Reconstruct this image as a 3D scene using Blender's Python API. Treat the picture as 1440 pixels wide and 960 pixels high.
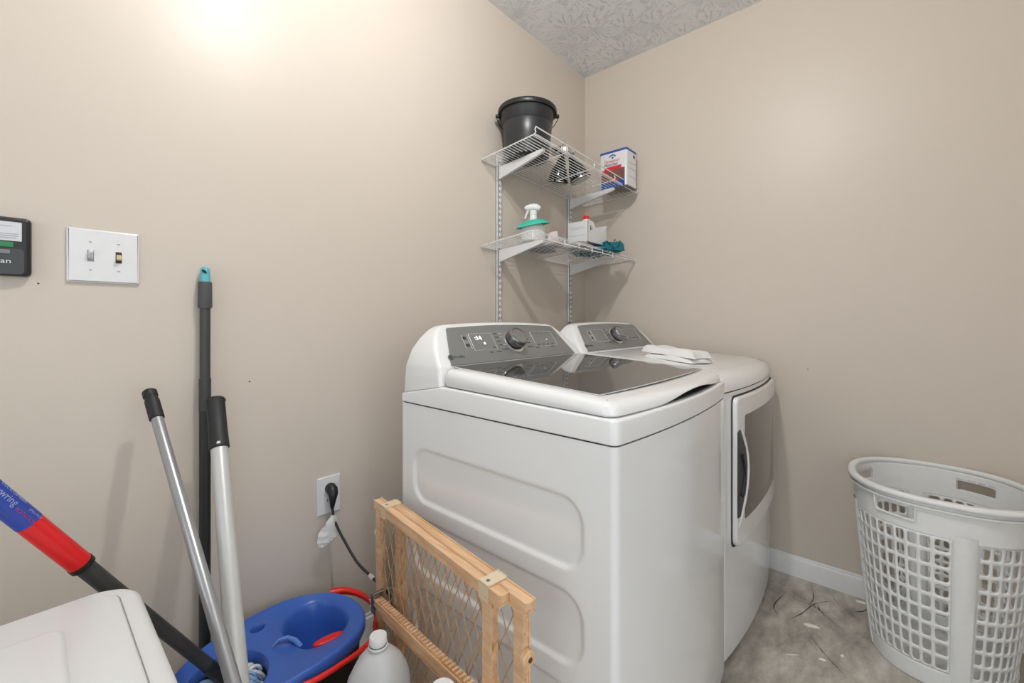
import bpy, bmesh, math, random
from mathutils import Vector, Matrix
random.seed(7)
for o in list(bpy.data.objects): bpy.data.objects.remove(o)
COL = bpy.context.scene.collection
scn = bpy.context.scene
# ---------------------------------------------------------------- camera, world, exposure
cam = bpy.data.cameras.new('camera'); camo = bpy.data.objects.new('camera', cam); COL.objects.link(camo)
cam.sensor_width = 36.0; cam.lens = 600/1440*36.0; cam.shift_y = -30/1440; cam.clip_start = 0.02
camo.location = (0, 0, 1.06); camo.rotation_euler = (math.pi/2, 0, math.atan2(.6616, .7494) - math.pi/2)
scn.camera = camo
world = bpy.data.worlds.new('world'); scn.world = world; world.use_nodes = True
bg = world.node_tree.nodes['Background']; bg.inputs[0].default_value = (.90, .95, 1.0, 1); bg.inputs[1].default_value = 2.6
scn.view_settings.view_transform = 'Standard'; scn.view_settings.look = 'None'
scn.view_settings.gamma = 1.0; scn.view_settings.use_curve_mapping = False
scn.view_settings.exposure = -0.53
LAMP_STRENGTH = 1750.0
# ---------------------------------------------------------------- helpers
def lin(h):
    h = h.lstrip('#'); r = []
    for i in (0, 2, 4):
        c = int(h[i:i+2], 16)/255; r.append(c/12.92 if c <= .04045 else ((c+.055)/1.055)**2.4)
    return (*r, 1)
MATS = {}
def mat(name, col, rough=.5, metal=0, coat=0, ior=1.5, emit=None, trans=0, alpha=1, sss=0, bump=None, bscale=50, var=None, crough=.05):
    if name in MATS: return MATS[name]
    m = bpy.data.materials.new(name); m.use_nodes = True; nt = m.node_tree; b = nt.nodes['Principled BSDF']
    c = lin(col) if isinstance(col, str) else col
    b.inputs['Base Color'].default_value = c; b.inputs['Roughness'].default_value = rough
    b.inputs['Metallic'].default_value = metal; b.inputs['Coat Weight'].default_value = coat; b.inputs['Coat Roughness'].default_value = crough
    b.inputs['IOR'].default_value = ior; b.inputs['Transmission Weight'].default_value = trans; b.inputs['Alpha'].default_value = alpha
    b.inputs['Subsurface Weight'].default_value = sss
    if emit: b.inputs['Emission Color'].default_value = lin(emit[0]); b.inputs['Emission Strength'].default_value = emit[1]
    tc = nt.nodes.new('ShaderNodeTexCoord')
    n = nt.nodes.new('ShaderNodeTexNoise'); n.inputs['Scale'].default_value = bscale; n.inputs['Detail'].default_value = 4
    nt.links.new(tc.outputs['Object'], n.inputs['Vector'])
    v = .04 if var is None else var
    mx = nt.nodes.new('ShaderNodeMix'); mx.data_type = 'RGBA'
    mx.inputs[6].default_value = (c[0]*(1-v), c[1]*(1-v), c[2]*(1-v), 1); mx.inputs[7].default_value = (min(1, c[0]*(1+v)), min(1, c[1]*(1+v)), min(1, c[2]*(1+v)), 1)
    nt.links.new(n.outputs['Fac'], mx.inputs[0]); nt.links.new(mx.outputs[2], b.inputs['Base Color'])
    if bump:
        bp = nt.nodes.new('ShaderNodeBump'); bp.inputs['Strength'].default_value = bump; bp.inputs['Distance'].default_value = .002
        nt.links.new(n.outputs['Fac'], bp.inputs['Height']); nt.links.new(bp.outputs['Normal'], b.inputs['Normal'])
    MATS[name] = m; return m

def link(name, me, m, parent=None):
    o = bpy.data.objects.new(name, me); COL.objects.link(o)
    if m: me.materials.append(m)
    if parent: o.parent = parent
    return o
def finish(bm, name, m, parent=None, ang=35, merge=0):
    if merge: bmesh.ops.remove_doubles(bm, verts=bm.verts, dist=merge)
    bmesh.ops.recalc_face_normals(bm, faces=bm.faces)
    for f in bm.faces: f.smooth = True
    for e in bm.edges:
        if len(e.link_faces) == 2: e.smooth = e.calc_face_angle(0) < math.radians(ang)
    me = bpy.data.meshes.new(name); 
    if parent:   # geometry is written in room coordinates; parents are empties without rotation
        off = wloc(parent)
        for v in bm.verts: v.co -= off
    bm.to_mesh(me); bm.free(); return link(name, me, m, parent)
def wloc(o):
    v = Vector(o.location)
    while o.parent: o = o.parent; v = v + Vector(o.location)
    return v
def thing(name, label, cat, loc, group=None):
    o = bpy.data.objects.new(name, None); o.empty_display_size = .05; COL.objects.link(o); o.location = loc
    o['label'] = label; o['category'] = cat
    if group: o['group'] = group
    return o
def tag(o, label, cat, group=None):
    o['label'] = label; o['category'] = cat
    if group: o['group'] = group
    return o
def struct(o): o['kind'] = 'structure'; return o
def stuff(o): o['kind'] = 'stuff'; return o

def abox(bm, a, b, bev=0, seg=2):
    r = bmesh.ops.create_cube(bm, size=1); vs = r['verts']
    for v in vs: v.co = Vector([(a[i]+b[i])/2 + v.co[i]*(b[i]-a[i]) for i in range(3)])
    if bev:
        es = list({e for v in vs for e in v.link_edges})
        bmesh.ops.bevel(bm, geom=es, offset=bev, segments=seg, affect='EDGES', profile=.5)
    return vs
def box(name, a, b, m, parent=None, bev=0, seg=2):
    bm = bmesh.new(); abox(bm, a, b, bev, seg); return finish(bm, name, m, parent)
def atube(bm, pts, r, n=8, cap=True, closed=False, sx=1.0):
    pts = [Vector(p) for p in pts]; rs = r if isinstance(r, (list, tuple)) else [r]*len(pts)
    rings = []; N = len(pts); up = None
    for i, p in enumerate(pts):
        if closed: d = pts[(i+1) % N]-pts[i-1]
        else: d = pts[min(i+1, N-1)]-pts[max(i-1, 0)]
        d.normalize()
        if up is None: up = Vector((0, 0, 1)) if abs(d.z) < .9 else Vector((1, 0, 0))
        a = d.cross(up)
        if a.length < 1e-4: a = d.cross(Vector((0, 1, 0)))
        a.normalize(); up = a.cross(d).normalized()
        rings.append([bm.verts.new(p + (a*math.cos(2*math.pi*k/n)*sx + up*math.sin(2*math.pi*k/n))*rs[i]) for k in range(n)])
    for i in range(N if closed else N-1):
        A = rings[i]; B = rings[(i+1) % N]
        for k in range(n): bm.faces.new((A[k], A[(k+1) % n], B[(k+1) % n], B[k]))
    if cap and not closed:
        bm.faces.new(rings[0]); bm.faces.new(list(reversed(rings[-1])))
def tube(name, pts, r, m, parent=None, n=12, closed=False, sx=1.0, ang=35):
    bm = bmesh.new(); atube(bm, pts, r, n, True, closed, sx); return finish(bm, name, m, parent, ang)
def smoothpath(pts, k=6):
    P = [Vector(p) for p in pts]; out = []
    for i in range(len(P)-1):
        p0 = P[max(i-1, 0)]; p1 = P[i]; p2 = P[i+1]; p3 = P[min(i+2, len(P)-1)]
        for j in range(k):
            t = j/k
            out.append(.5*((2*p1)+(-p0+p2)*t+(2*p0-5*p1+4*p2-p3)*t*t+(-p0+3*p1-3*p2+p3)*t**3))
    out.append(P[-1]); return out
def alathe(bm, prof, c=(0, 0, 0), n=32, axis=None, ex=1, ey=1):
    """prof list of (r, h); axis Vector; open profile, r=0 ends collapse"""
    ax = Vector(axis or (0, 0, 1)).normalized(); u = ax.orthogonal().normalized() if axis else Vector((1, 0, 0)); w = ax.cross(u); c = Vector(c)
    rings = []
    for r, h in prof:
        if r < 1e-6: rings.append([bm.verts.new(c+ax*h)])
        else: rings.append([bm.verts.new(c+ax*h+(u*math.cos(2*math.pi*k/n)*ex+w*math.sin(2*math.pi*k/n)*ey)*r) for k in range(n)])
    for A, B in zip(rings, rings[1:]):
        for k in range(n):
            k2 = (k+1) % n
            if len(A) == 1 and len(B) == 1: continue
            if len(A) == 1: bm.faces.new((A[0], B[k2], B[k]))
            elif len(B) == 1: bm.faces.new((A[k], A[k2], B[0]))
            else: bm.faces.new((A[k], A[k2], B[k2], B[k]))
def lathe(name, prof, c, m, parent=None, n=32, axis=None, ex=1, ey=1, ang=35):
    bm = bmesh.new(); alathe(bm, prof, c, n, axis, ex, ey); return finish(bm, name, m, parent, ang)
def inset(poly, d):
    """poly CCW list of (x,y), move inwards by d"""
    n = len(poly); out = []
    for i in range(n):
        p = Vector(poly[i]); a = (p-Vector(poly[i-1])); b = (Vector(poly[(i+1) % n])-p)
        a = a.normalized() if a.length > 1e-9 else b.normalized(); b = b.normalized() if b.length > 1e-9 else a
        na = Vector((-a.y, a.x)); nb = Vector((-b.y, b.x)); m_ = (na+nb)
        if m_.length < 1e-6: m_ = na
        m_.normalize(); c = max(.4, m_.dot(na)); q = p+m_*(d/c); out.append((q.x, q.y))
    return out
def aslab(bm, poly, zt, zb, r=.004, seg=3, fr=None):
    """solid with plan outline poly, top/bottom z functions, rounded top edge r; bottom edge rounding small"""
    zt_ = zt if callable(zt) else (lambda x, y: zt); zb_ = zb if callable(zb) else (lambda x, y: zb)
    rings = []
    br = min(r*.4, .002)
    if br > 0: rings.append([(p, zb_(*q)) for p, q in zip(inset(poly, br), poly)])
    rings.append([(p, zb_(*p)+br) for p in poly])
    if r > 0:
        for k in range(seg+1):
            a = k/seg*math.pi/2; rings.append([(p, zt_(*q)-r*(1-math.sin(a))) for p, q in zip(inset(poly, r*(1-math.cos(a))), poly)])
    else: rings.append([(p, zt_(*p)) for p in poly])
    R = [[bm.verts.new((p[0], p[1], z)) for p, z in ring] for ring in rings]
    n = len(poly)
    for A, B in zip(R, R[1:]):
        for k in range(n): bm.faces.new((A[k], A[(k+1) % n], B[(k+1) % n], B[k]))
    bm.faces.new(list(reversed(R[0]))); f = bm.faces.new(R[-1])
    return R[-1]
def slab(name, poly, zt, zb, m, parent=None, r=.004, seg=3, ang=35):
    bm = bmesh.new(); aslab(bm, poly, zt, zb, r, seg)
    big = [f for f in bm.faces if len(f.verts) > 4]; bmesh.ops.triangulate(bm, faces=big)
    return finish(bm, name, m, parent, ang)
def rrect(x0, y0, x1, y1, r, n=6):
    P = []
    rr = r if isinstance(r, (list, tuple)) else [r]*4
    for (cx, cy, a0, q) in ((x1-rr[0], y0+rr[0], -90, rr[0]), (x1-rr[1], y1-rr[1], 0, rr[1]), (x0+rr[2], y1-rr[2], 90, rr[2]), (x0+rr[3], y0+rr[3], 180, rr[3])):
        if q < 1e-6: P.append((cx, cy)); continue
        for k in range(n+1):
            a = math.radians(a0+90*k/n); P.append((cx+q*math.cos(a), cy+q*math.sin(a)))
    return P
def plate(name, poly, org, U, V, th, m, parent=None, r=0, seg=2):
    """slab laid in an arbitrary frame: poly in (u,v), extruded along U x V"""
    bm = bmesh.new(); aslab(bm, poly, th, 0, r, seg)
    big = [f for f in bm.faces if len(f.verts) > 4]; bmesh.ops.triangulate(bm, faces=big)
    U = Vector(U).normalized(); V = Vector(V).normalized(); W = U.cross(V); O = Vector(org)
    for v in bm.verts: v.co = O+U*v.co.x+V*v.co.y+W*v.co.z
    return finish(bm, name, m, parent)
def text(name, s, size, org, U, V, m, parent=None, align='LEFT', th=.0003, shear=0, sx=1.0):
    cu = bpy.data.curves.new(name, 'FONT'); cu.body = s; cu.size = size; cu.extrude = th; cu.align_x = align; cu.shear = shear; cu.resolution_u = 2
    t = bpy.data.objects.new('t', cu); COL.objects.link(t)
    dg = bpy.context.evaluated_depsgraph_get(); me = bpy.data.meshes.new_from_object(t.evaluated_get(dg)); bpy.data.objects.remove(t)
    U = Vector(U).normalized(); V = Vector(V).normalized(); W = U.cross(V); O = Vector(org)
    off = wloc(parent) if parent else Vector()
    for v in me.vertices: v.co = O+U*v.co.x*sx+V*v.co.y+W*v.co.z-off
    me.name = name; return link(name, me, m, parent)
# ---------------------------------------------------------------- materials
def wall_material():
    m = mat('wall_paint', '#CEC4B8', .40, bscale=9, var=.015)
    nt = m.node_tree; b = nt.nodes['Principled BSDF']; b.inputs['Specular IOR Level'].default_value = .36
    tc = nt.nodes.new('ShaderNodeTexCoord'); n = nt.nodes.new('ShaderNodeTexNoise'); n.inputs['Scale'].default_value = 260; n.inputs['Detail'].default_value = 3
    n2 = nt.nodes.new('ShaderNodeTexNoise'); n2.inputs['Scale'].default_value = 7; n2.inputs['Detail'].default_value = 5
    nt.links.new(tc.outputs['Object'], n.inputs['Vector']); nt.links.new(tc.outputs['Object'], n2.inputs['Vector'])
    a = nt.nodes.new('ShaderNodeMath'); a.operation = 'MULTIPLY_ADD'; a.inputs[1].default_value = .25; nt.links.new(n.outputs['Fac'], a.inputs[0]); nt.links.new(n2.outputs['Fac'], a.inputs[2])
    bp = nt.nodes.new('ShaderNodeBump'); bp.inputs['Strength'].default_value = .10; bp.inputs['Distance'].default_value = .004
    nt.links.new(a.outputs[0], bp.inputs['Height']); nt.links.new(bp.outputs['Normal'], b.inputs['Normal']); return m
def ceiling_material():
    m = mat('textured_ceiling', '#F3F7FA', .6, bscale=5, var=.01); nt = m.node_tree; b = nt.nodes['Principled BSDF']
    tc = nt.nodes.new('ShaderNodeTexCoord')
    # stomped brush texture: radial strokes around scattered centres
    vor = nt.nodes.new('ShaderNodeTexVoronoi'); vor.inputs['Scale'].default_value = 5.5; vor.inputs['Randomness'].default_value = .9; vor.voronoi_dimensions = '2D'
    nt.links.new(tc.outputs['Object'], vor.inputs['Vector'])
    sc = nt.nodes.new('ShaderNodeVectorMath'); sc.operation = 'SCALE'; sc.inputs[3].default_value = 5.5; nt.links.new(tc.outputs['Object'], sc.inputs[0])
    sc2 = nt.nodes.new('ShaderNodeVectorMath'); sc2.operation = 'SCALE'; sc2.inputs[3].default_value = 5.5; nt.links.new(vor.outputs['Position'], sc2.inputs[0])
    df = nt.nodes.new('ShaderNodeVectorMath'); df.operation = 'SUBTRACT'; nt.links.new(sc.outputs[0], df.inputs[0]); nt.links.new(sc2.outputs[0], df.inputs[1])
    sp = nt.nodes.new('ShaderNodeSeparateXYZ'); nt.links.new(df.outputs[0], sp.inputs[0])
    at = nt.nodes.new('ShaderNodeMath'); at.operation = 'ARCTAN2'; nt.links.new(sp.outputs[1], at.inputs[0]); nt.links.new(sp.outputs[0], at.inputs[1])
    cb = nt.nodes.new('ShaderNodeCombineXYZ'); m8 = nt.nodes.new('ShaderNodeMath'); m8.operation = 'MULTIPLY'; m8.inputs[1].default_value = 5.5
    nt.links.new(at.outputs[0], m8.inputs[0]); nt.links.new(m8.outputs[0], cb.inputs[0]); 
    dd = nt.nodes.new('ShaderNodeMath'); dd.operation = 'MULTIPLY'; dd.inputs[1].default_value = 2.6; nt.links.new(vor.outputs['Distance'], dd.inputs[0]); nt.links.new(dd.outputs[0], cb.inputs[1])
    n = nt.nodes.new('ShaderNodeTexNoise'); n.inputs['Scale'].default_value = 1.6; n.inputs['Detail'].default_value = 2; nt.links.new(cb.outputs[0], n.inputs['Vector'])
    rp = nt.nodes.new('ShaderNodeValToRGB'); rp.color_ramp.elements[0].position = .54; rp.color_ramp.elements[1].position = .66; nt.links.new(n.outputs['Fac'], rp.inputs[0])
    bp = nt.nodes.new('ShaderNodeBump'); bp.inputs['Strength'].default_value = .8; bp.inputs['Distance'].default_value = .006
    nt.links.new(rp.outputs[0], bp.inputs['Height']); nt.links.new(bp.outputs['Normal'], b.inputs['Normal']); return m
def floor_material():
    m = mat('worn_concrete', '#8F8A80', .42, bscale=6, var=.1); nt = m.node_tree; b = nt.nodes['Principled BSDF']
    tc = nt.nodes.new('ShaderNodeTexCoord'); mp = nt.nodes.new('ShaderNodeMapping'); mp.inputs['Rotation'].default_value = (0, 0, .9); mp.inputs['Scale'].default_value = (1, 2.2, 1)
    nt.links.new(tc.outputs['Object'], mp.inputs[0])
    n = nt.nodes.new('ShaderNodeTexNoise'); n.inputs['Scale'].default_value = 7; n.inputs['Detail'].default_value = 9; n.inputs['Roughness'].default_value = .68; n.inputs['Distortion'].default_value = .15
    nt.links.new(mp.outputs[0], n.inputs['Vector'])
    rp = nt.nodes.new('ShaderNodeValToRGB'); e = rp.color_ramp.elements
    e[0].position = .30; e[0].color = lin('#857F76'); e[1].position = .70; e[1].color = lin('#D6D1C6'); q = e.new(.5); q.color = lin('#B3ADA2')
    nt.links.new(n.outputs['Fac'], rp.inputs[0])
    v = nt.nodes.new('ShaderNodeTexVoronoi'); v.feature = 'DISTANCE_TO_EDGE'; v.inputs['Scale'].default_value = 5.5
    n3 = nt.nodes.new('ShaderNodeTexNoise'); n3.inputs['Scale'].default_value = 4; nt.links.new(tc.outputs['Object'], n3.inputs['Vector'])
    ad = nt.nodes.new('ShaderNodeVectorMath'); ad.operation = 'MULTIPLY_ADD'; ad.inputs[1].default_value = (.25, .25, .25); nt.links.new(n3.outputs['Color'], ad.inputs[0]); nt.links.new(tc.outputs['Object'], ad.inputs[2]); nt.links.new(ad.outputs[0], v.inputs['Vector'])
    r2 = nt.nodes.new('ShaderNodeValToRGB'); r2.color_ramp.elements[0].position = .0; r2.color_ramp.elements[0].color = (.55, .55, .55, 1); r2.color_ramp.elements[1].position = .012; r2.color_ramp.elements[1].color = (1, 1, 1, 1)
    nt.links.new(v.outputs['Distance'], r2.inputs[0])
    n4 = nt.nodes.new('ShaderNodeTexNoise'); n4.inputs['Scale'].default_value = 55; n4.inputs['Detail'].default_value = 2; nt.links.new(tc.outputs['Object'], n4.inputs['Vector'])
    r4 = nt.nodes.new('ShaderNodeValToRGB'); r4.color_ramp.elements[0].position = .73; r4.color_ramp.elements[1].position = .76; r4.color_ramp.elements[0].color = (0, 0, 0, 1); nt.links.new(n4.outputs['Fac'], r4.inputs[0])
    mx = nt.nodes.new('ShaderNodeMix'); mx.data_type = 'RGBA'; mx.blend_type = 'MULTIPLY'; mx.inputs[0].default_value = .25; nt.links.new(rp.outputs[0], mx.inputs[6]); nt.links.new(r2.outputs[0], mx.inputs[7])
    m2 = nt.nodes.new('ShaderNodeMix'); m2.data_type = 'RGBA'; nt.links.new(r4.outputs[0], m2.inputs[0]); nt.links.new(mx.outputs[2], m2.inputs[6]); m2.inputs[7].default_value = lin('#D8D4CA')
    nt.links.new(m2.outputs[2], b.inputs['Base Color'])
    bp = nt.nodes.new('ShaderNodeBump'); bp.inputs['Strength'].default_value = .15; bp.inputs['Distance'].default_value = .003; nt.links.new(n.outputs['Fac'], bp.inputs['Height']); nt.links.new(bp.outputs['Normal'], b.inputs['Normal']); return m
def wood_material():
    m = mat('varnished_pine', '#D2A677', .38, bscale=8, var=.05); nt = m.node_tree; b = nt.nodes['Principled BSDF']
    tc = nt.nodes.new('ShaderNodeTexCoord'); mp = nt.nodes.new('ShaderNodeMapping'); mp.inputs['Scale'].default_value = (60, 6, 60); nt.links.new(tc.outputs['Object'], mp.inputs[0])
    n = nt.nodes.new('ShaderNodeTexNoise'); n.inputs['Scale'].default_value = 1.5; n.inputs['Detail'].default_value = 5; nt.links.new(mp.outputs[0], n.inputs['Vector'])
    rp = nt.nodes.new('ShaderNodeValToRGB'); e = rp.color_ramp.elements; e[0].position = .3; e[0].color = lin('#CFA377'); e[1].position = .65; e[1].color = lin('#E6C29C')
    nt.links.new(n.outputs['Fac'], rp.inputs[0]); nt.links.new(rp.outputs[0], b.inputs['Base Color']); return m
M_wall = wall_material(); M_ceil = ceiling_material(); M_floor = floor_material(); M_wood = wood_material()
M_trim = mat('white_trim_paint', '#E4E4E4', .35)
M_enam = mat('white_enamel', '#E6E7E7', .16, coat=.5, var=.005)
M_enam_side = M_enam
M_dark = mat('black_gap', '#0B0B0B', .6)
M_panel = mat('graphite_control_panel', '#868785', .30, metal=.35, var=.02)
M_glass = mat('smoked_lid_glass', '#484847', .025, ior=2.1, var=.0)
M_silver = mat('silver_line', '#D6D6D6', .3, metal=.3)
M_chrome = mat('brushed_knob_metal', '#8E8E8E', .22, metal=.95)
M_chrome2 = mat('bright_chrome', '#DADADA', .08, metal=1)
M_black = mat('black_plastic', '#17181A', .38)
M_blackdull = mat('black_grip_rubber', '#1E1F20', .55)
M_grey = mat('dark_grey_plastic', '#3B3C3C', .45)
M_glow = mat('display_led', '#FFFFFF', .5, emit=('#FFFFFF', 2.5))
M_ink = mat('dark_print', '#303232', .5)
M_white = mat('white_plastic', '#E2E3E3', .35)
M_basket = mat('basket_plastic', '#E4E5E4', .42, sss=0)
M_plate = mat('switch_plate_plastic', '#DFE0E1', .3)
M_ivory = mat('ivory_toggle', '#CDBE8E', .35)
M_wire = mat('white_coated_wire', '#E6E7E8', .3)
M_slot = mat('slot_shadow', '#3A3733', .7)
M_alu = mat('brushed_aluminium', '#A9ABAD', .32, metal=.7)
M_alulight = mat('satin_silver_tube', '#C4C5C3', .38, metal=.25)
M_teal = mat('teal_plastic', '#5FB1BE', .35)
M_green = mat('teal_green_plastic', '#38B7A0', .3)
M_blue = mat('blue_bucket_plastic', '#3862B8', .30, bscale=5)
M_lblue = mat('light_blue_plastic', '#5A80C8', .3)
M_red = mat('red_plastic', '#D8191C', .3)
M_redhandle = mat('bright_red_plastic', '#E3221C', .35)
M_labelblue = mat('blue_label', '#2743A0', .35)
M_labelred = mat('red_label', '#D8232E', .4)
M_labelpink = mat('pink_print', '#E8606A', .4)
M_tin = mat('white_tin', '#E0E2E4', .25)
M_tinblue = mat('blue_tin_print', '#24509E', .3)
M_tinwood = mat('brown_deck_print', '#7A5248', .5, bscale=60, var=.35)
M_paper = mat('white_card', '#DCDDDE', .6)
M_mitt = mat('teal_microfiber', '#1E6C7A', .9, bump=.6, bscale=120, var=.4)
M_rag = mat('mottled_cloth', '#9AA1AA', .9, bump=.4, bscale=70, var=.6)
M_ragdark = mat('black_cloth', '#22252B', .9, bscale=60, var=.4)
M_mop1 = mat('white_mop_yarn', '#D8DCE2', .9)
M_mop2 = mat('blue_mop_yarn', '#8FB2D6', .9)
M_towel = mat('white_terry', '#E6E6E4', .95, bump=.8, bscale=350)
M_cord = mat('netting_cord', '#C49C70', .5)
M_clip = mat('cream_plastic', '#DCCBAE', .4)
M_bag = mat('clear_plastic_tag', '#E6E8E8', .25, alpha=.72)
M_cable = mat('black_cable', '#0C0C0D', .4)
M_jug = mat('milky_jug_plastic', '#C6C8C9', .35, sss=0)
M_steel = mat('steel_bolt', '#8A8782', .35, metal=.9)
M_bin = mat('bin_white_plastic', '#DDDEDE', .33, var=.01)
M_spot = mat('paint_spill', '#F4F2EA', .5)
M_scuff = mat('dark_scuff', '#3A3733', .7)
# ---------------------------------------------------------------- room shell
XL, XR, YB, YW, CH = -1.35, 2.11, -.80, 1.305, 2.447
def quadbox(name, a, b, m): return struct(box(name, a, b, m))
fl = quadbox('floor', (XL-3, YB-3, -.1), (XR+.1, YW+.1, 0), M_floor)
quadbox('ceiling', (XL-.1, YB-.1, CH), (XR+.1, YW+.1, CH+.1), M_ceil)
wa = quadbox('wall_back', (XL-.1, YW, 0), (XR+.1, YW+.1, CH), M_wall)
wb = quadbox('wall_right', (XR, YB-.1, 0), (XR+.1, YW, CH), M_wall)
bm = bmesh.new(); abox(bm, (XL-.1, YB-.1, 0), (XL, -.65, CH)); abox(bm, (XL-.1, 1.0, 0), (XL, YW, CH)); abox(bm, (XL-.1, -.65, 2.1), (XL, 1.0, CH))  # unseen wall; its opening is added so world light fills the right wall
struct(finish(bm, 'wall_left', M_wall))
bm = bmesh.new(); abox(bm, (XL, YB-.1, 0), (-.75, YB, CH)); abox(bm, (.75, YB-.1, 0), (XR, YB, CH)); abox(bm, (-.75, YB-.1, 2.05), (.75, YB, CH))  # unseen wall behind the camera; doorway added to let world light in as fill
struct(finish(bm, 'wall_front', M_wall))
bm = bmesh.new(); abox(bm, (-.82, YB, 0), (-.75, YB+.015, 2.12)); abox(bm, (.75, YB, 0), (.82, YB+.015, 2.12)); abox(bm, (-.75, YB, 2.05), (.75, YB+.015, 2.12))  # casing round the added, unseen doorway
struct(finish(bm, 'trim_1', M_trim))
def baseboard(name, p0, p1, nrm):
    # profile: 12 mm thick, 83 mm tall with a rounded shoulder
    prof = [(0, 0), (.012, 0), (.012, .062), (.010, .070), (.0055, .074), (.005, .080), (.003, .083), (0, .083)]
    bm = bmesh.new(); R = []
    for p in (p0, p1): R.append([bm.verts.new((p[0]+nrm[0]*a, p[1]+nrm[1]*a, z)) for a, z in prof])
    n = len(prof)
    for k in range(n): bm.faces.new((R[0][k], R[0][(k+1) % n], R[1][(k+1) % n], R[1][k]))
    bm.faces.new(R[0]); bm.faces.new(list(reversed(R[1]))); return struct(finish(bm, name, M_trim, ang=25))
baseboard('baseboard_right', (XR, YB, 0), (XR, YW, 0), (-1, 0))
baseboard('baseboard_back', (XL, YW, 0), (XR-.012, YW, 0), (0, -1))
# paint spills and scuffs that lie on the concrete
def spill(cx, cy, a, b, rot):
    P = []
    for k in range(14):
        t = 2*math.pi*k/14; q = 1+random.uniform(-.12, .12); x = a*math.cos(t)*q; y = b*math.sin(t)*q
        P.append((cx+x*math.cos(rot)-y*math.sin(rot), cy+x*math.sin(rot)+y*math.cos(rot)))
    return slab('paint_spill', P, .0012, .0002, M_spot, fl, r=0)
spill(1.796, .201, .024, .010, -1.25); spill(1.64, .155, .010, .005, -1.2); spill(2.07, .078, .018, .009, -1.4); spill(1.60, .23, .020, .0016, -.95); spill(1.70, .11, .007, .004, 0)
def scuff(pts, w):
    bm = bmesh.new(); P = smoothpath([(x, y, 0) for x, y in pts], 4); L = []
    for i, p in enumerate(P):
        d = (P[min(i+1, len(P)-1)]-P[max(i-1, 0)]).normalized(); n = Vector((-d.y, d.x, 0)); ww = w*(.35+random.random()*.9)*math.sin(math.pi*(i+.6)/(len(P)+.2))
        L.append((bm.verts.new(p+n*ww+Vector((0, 0, .0007))), bm.verts.new(p-n*ww+Vector((0, 0, .0007)))))
    for A, B in zip(L, L[1:]): bm.faces.new((A[0], A[1], B[1], B[0]))
    finish(bm, 'scuff_mark', M_scuff, fl)
for pts, w in ((((1.788, .262), (1.85, .235), (1.927, .213), (1.97, .19), (2.008, .158)), .0022), (((1.776, .293), (1.833, .32), (1.957, .299)), .0016), (((1.957, .299), (1.93, .26), (1.927, .213), (1.907, .184), (1.88, .17)), .0013),
              (((2.076, .232), (1.985, .215), (1.925, .222)), .0013), (((2.078, .182), (1.999, .138), (1.923, .051)), .0013), (((1.968, .286), (1.931, .209), (1.86, .14), (1.83, .10)), .0011), (((1.783, .226), (1.708, .178), (1.663, .144), (1.60, .09)), .0014),
              (((1.984, .096), (2.01, .07), (2.043, .058)), .0022), (((1.92, .158), (1.907, .184), (1.95, .20)), .0016)): scuff(pts, w)
# wall blemishes: a ridge of cracked paint and nail holes, pieces of the wall
bm = bmesh.new(); pts = [(.608, 0, .768), (.632, 0, .776), (.66, 0, .786), (.70, 0, .791), (.74, 0, .795), (.80, 0, .797), (.868, 0, .795)]
sp_ = smoothpath([(x, YW+.0004, z) for x, _, z in pts], 6); atube(bm, [p+Vector((0, 0, random.uniform(-.0007, .0007))) for p in sp_], [.0010*random.uniform(.5, 1.3) for _ in sp_], 6)
finish(bm, 'paint_ridge', M_wall, wa)
for x, z, r in ((.398, .893, .0022), (.013, 1.135, .0018), (.66, .551, .0012)):
    lathe('nail_hole', [(0, .0003), (r, .0003), (r, 0)], (x, YW, z), M_slot if r > .0015 else M_white, wa, 8, axis=(0, -1, 0))
lathe('nail_hole', [(0, .0003), (.002, .0003), (.002, 0)], (XR, .248, .859), M_slot, wb, 8, axis=(-1, 0, 0))
# ---------------------------------------------------------------- ceiling lamp
t = thing('ceiling_lamp', 'small flush round ceiling lamp with a bright globe', 'lamp', (.53, .42, CH))
lathe('base', [(0, 0), (.085, 0), (.085, -.02), (.06, -.035), (.03, -.04), (0, -.04)], (.53, .42, CH), M_white, t)
lathe('globe', [(0, -.028)]+[(.028*math.cos(a), .028*math.sin(a)) for a in [math.radians(-80+q*10) for q in range(17)]]+[(0, .028)], (.53, .42, 2.372), mat('lamp_globe', '#FFFFFF', .5, emit=('#FFFCFA', LAMP_STRENGTH)), t, 24)
# ---------------------------------------------------------------- washer and dryer
def bow(x, x0, x1, y, b=.019): u = (x-(x0+x1)/2)/((x1-x0)/2); return y-b*(1-u*u)
def body_outline(x0, x1, yf, yb, b=.019, r=.018, n=14, skew=0):
    """CCW plan outline, bowed front (low y), from front-left round to back"""
    P = []
    for k in range(6):
        a = math.radians(180+90*k/5); P.append((x0+r+r*math.cos(a), yf+r*.75+r*.75*math.sin(a)))
    xs = [x0+r+(x1-x0-2*r)*k/n for k in range(1, n)]
    for x in xs: P.append((x, bow(x, x0+r, x1-r, yf, b)))
    for k in range(6):
        a = math.radians(270+90*k/5); P.append((x1-r+r*math.cos(a), yf+r*.75+r*.75*math.sin(a)))
    k = 24; ys = yf+r*.75
    P += [(x1, ys+(yb-ys)*j/k) for j in range(1, k+1)]+[(x0, yb-(yb-ys)*j/k) for j in range(0, k)]; return P
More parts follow.
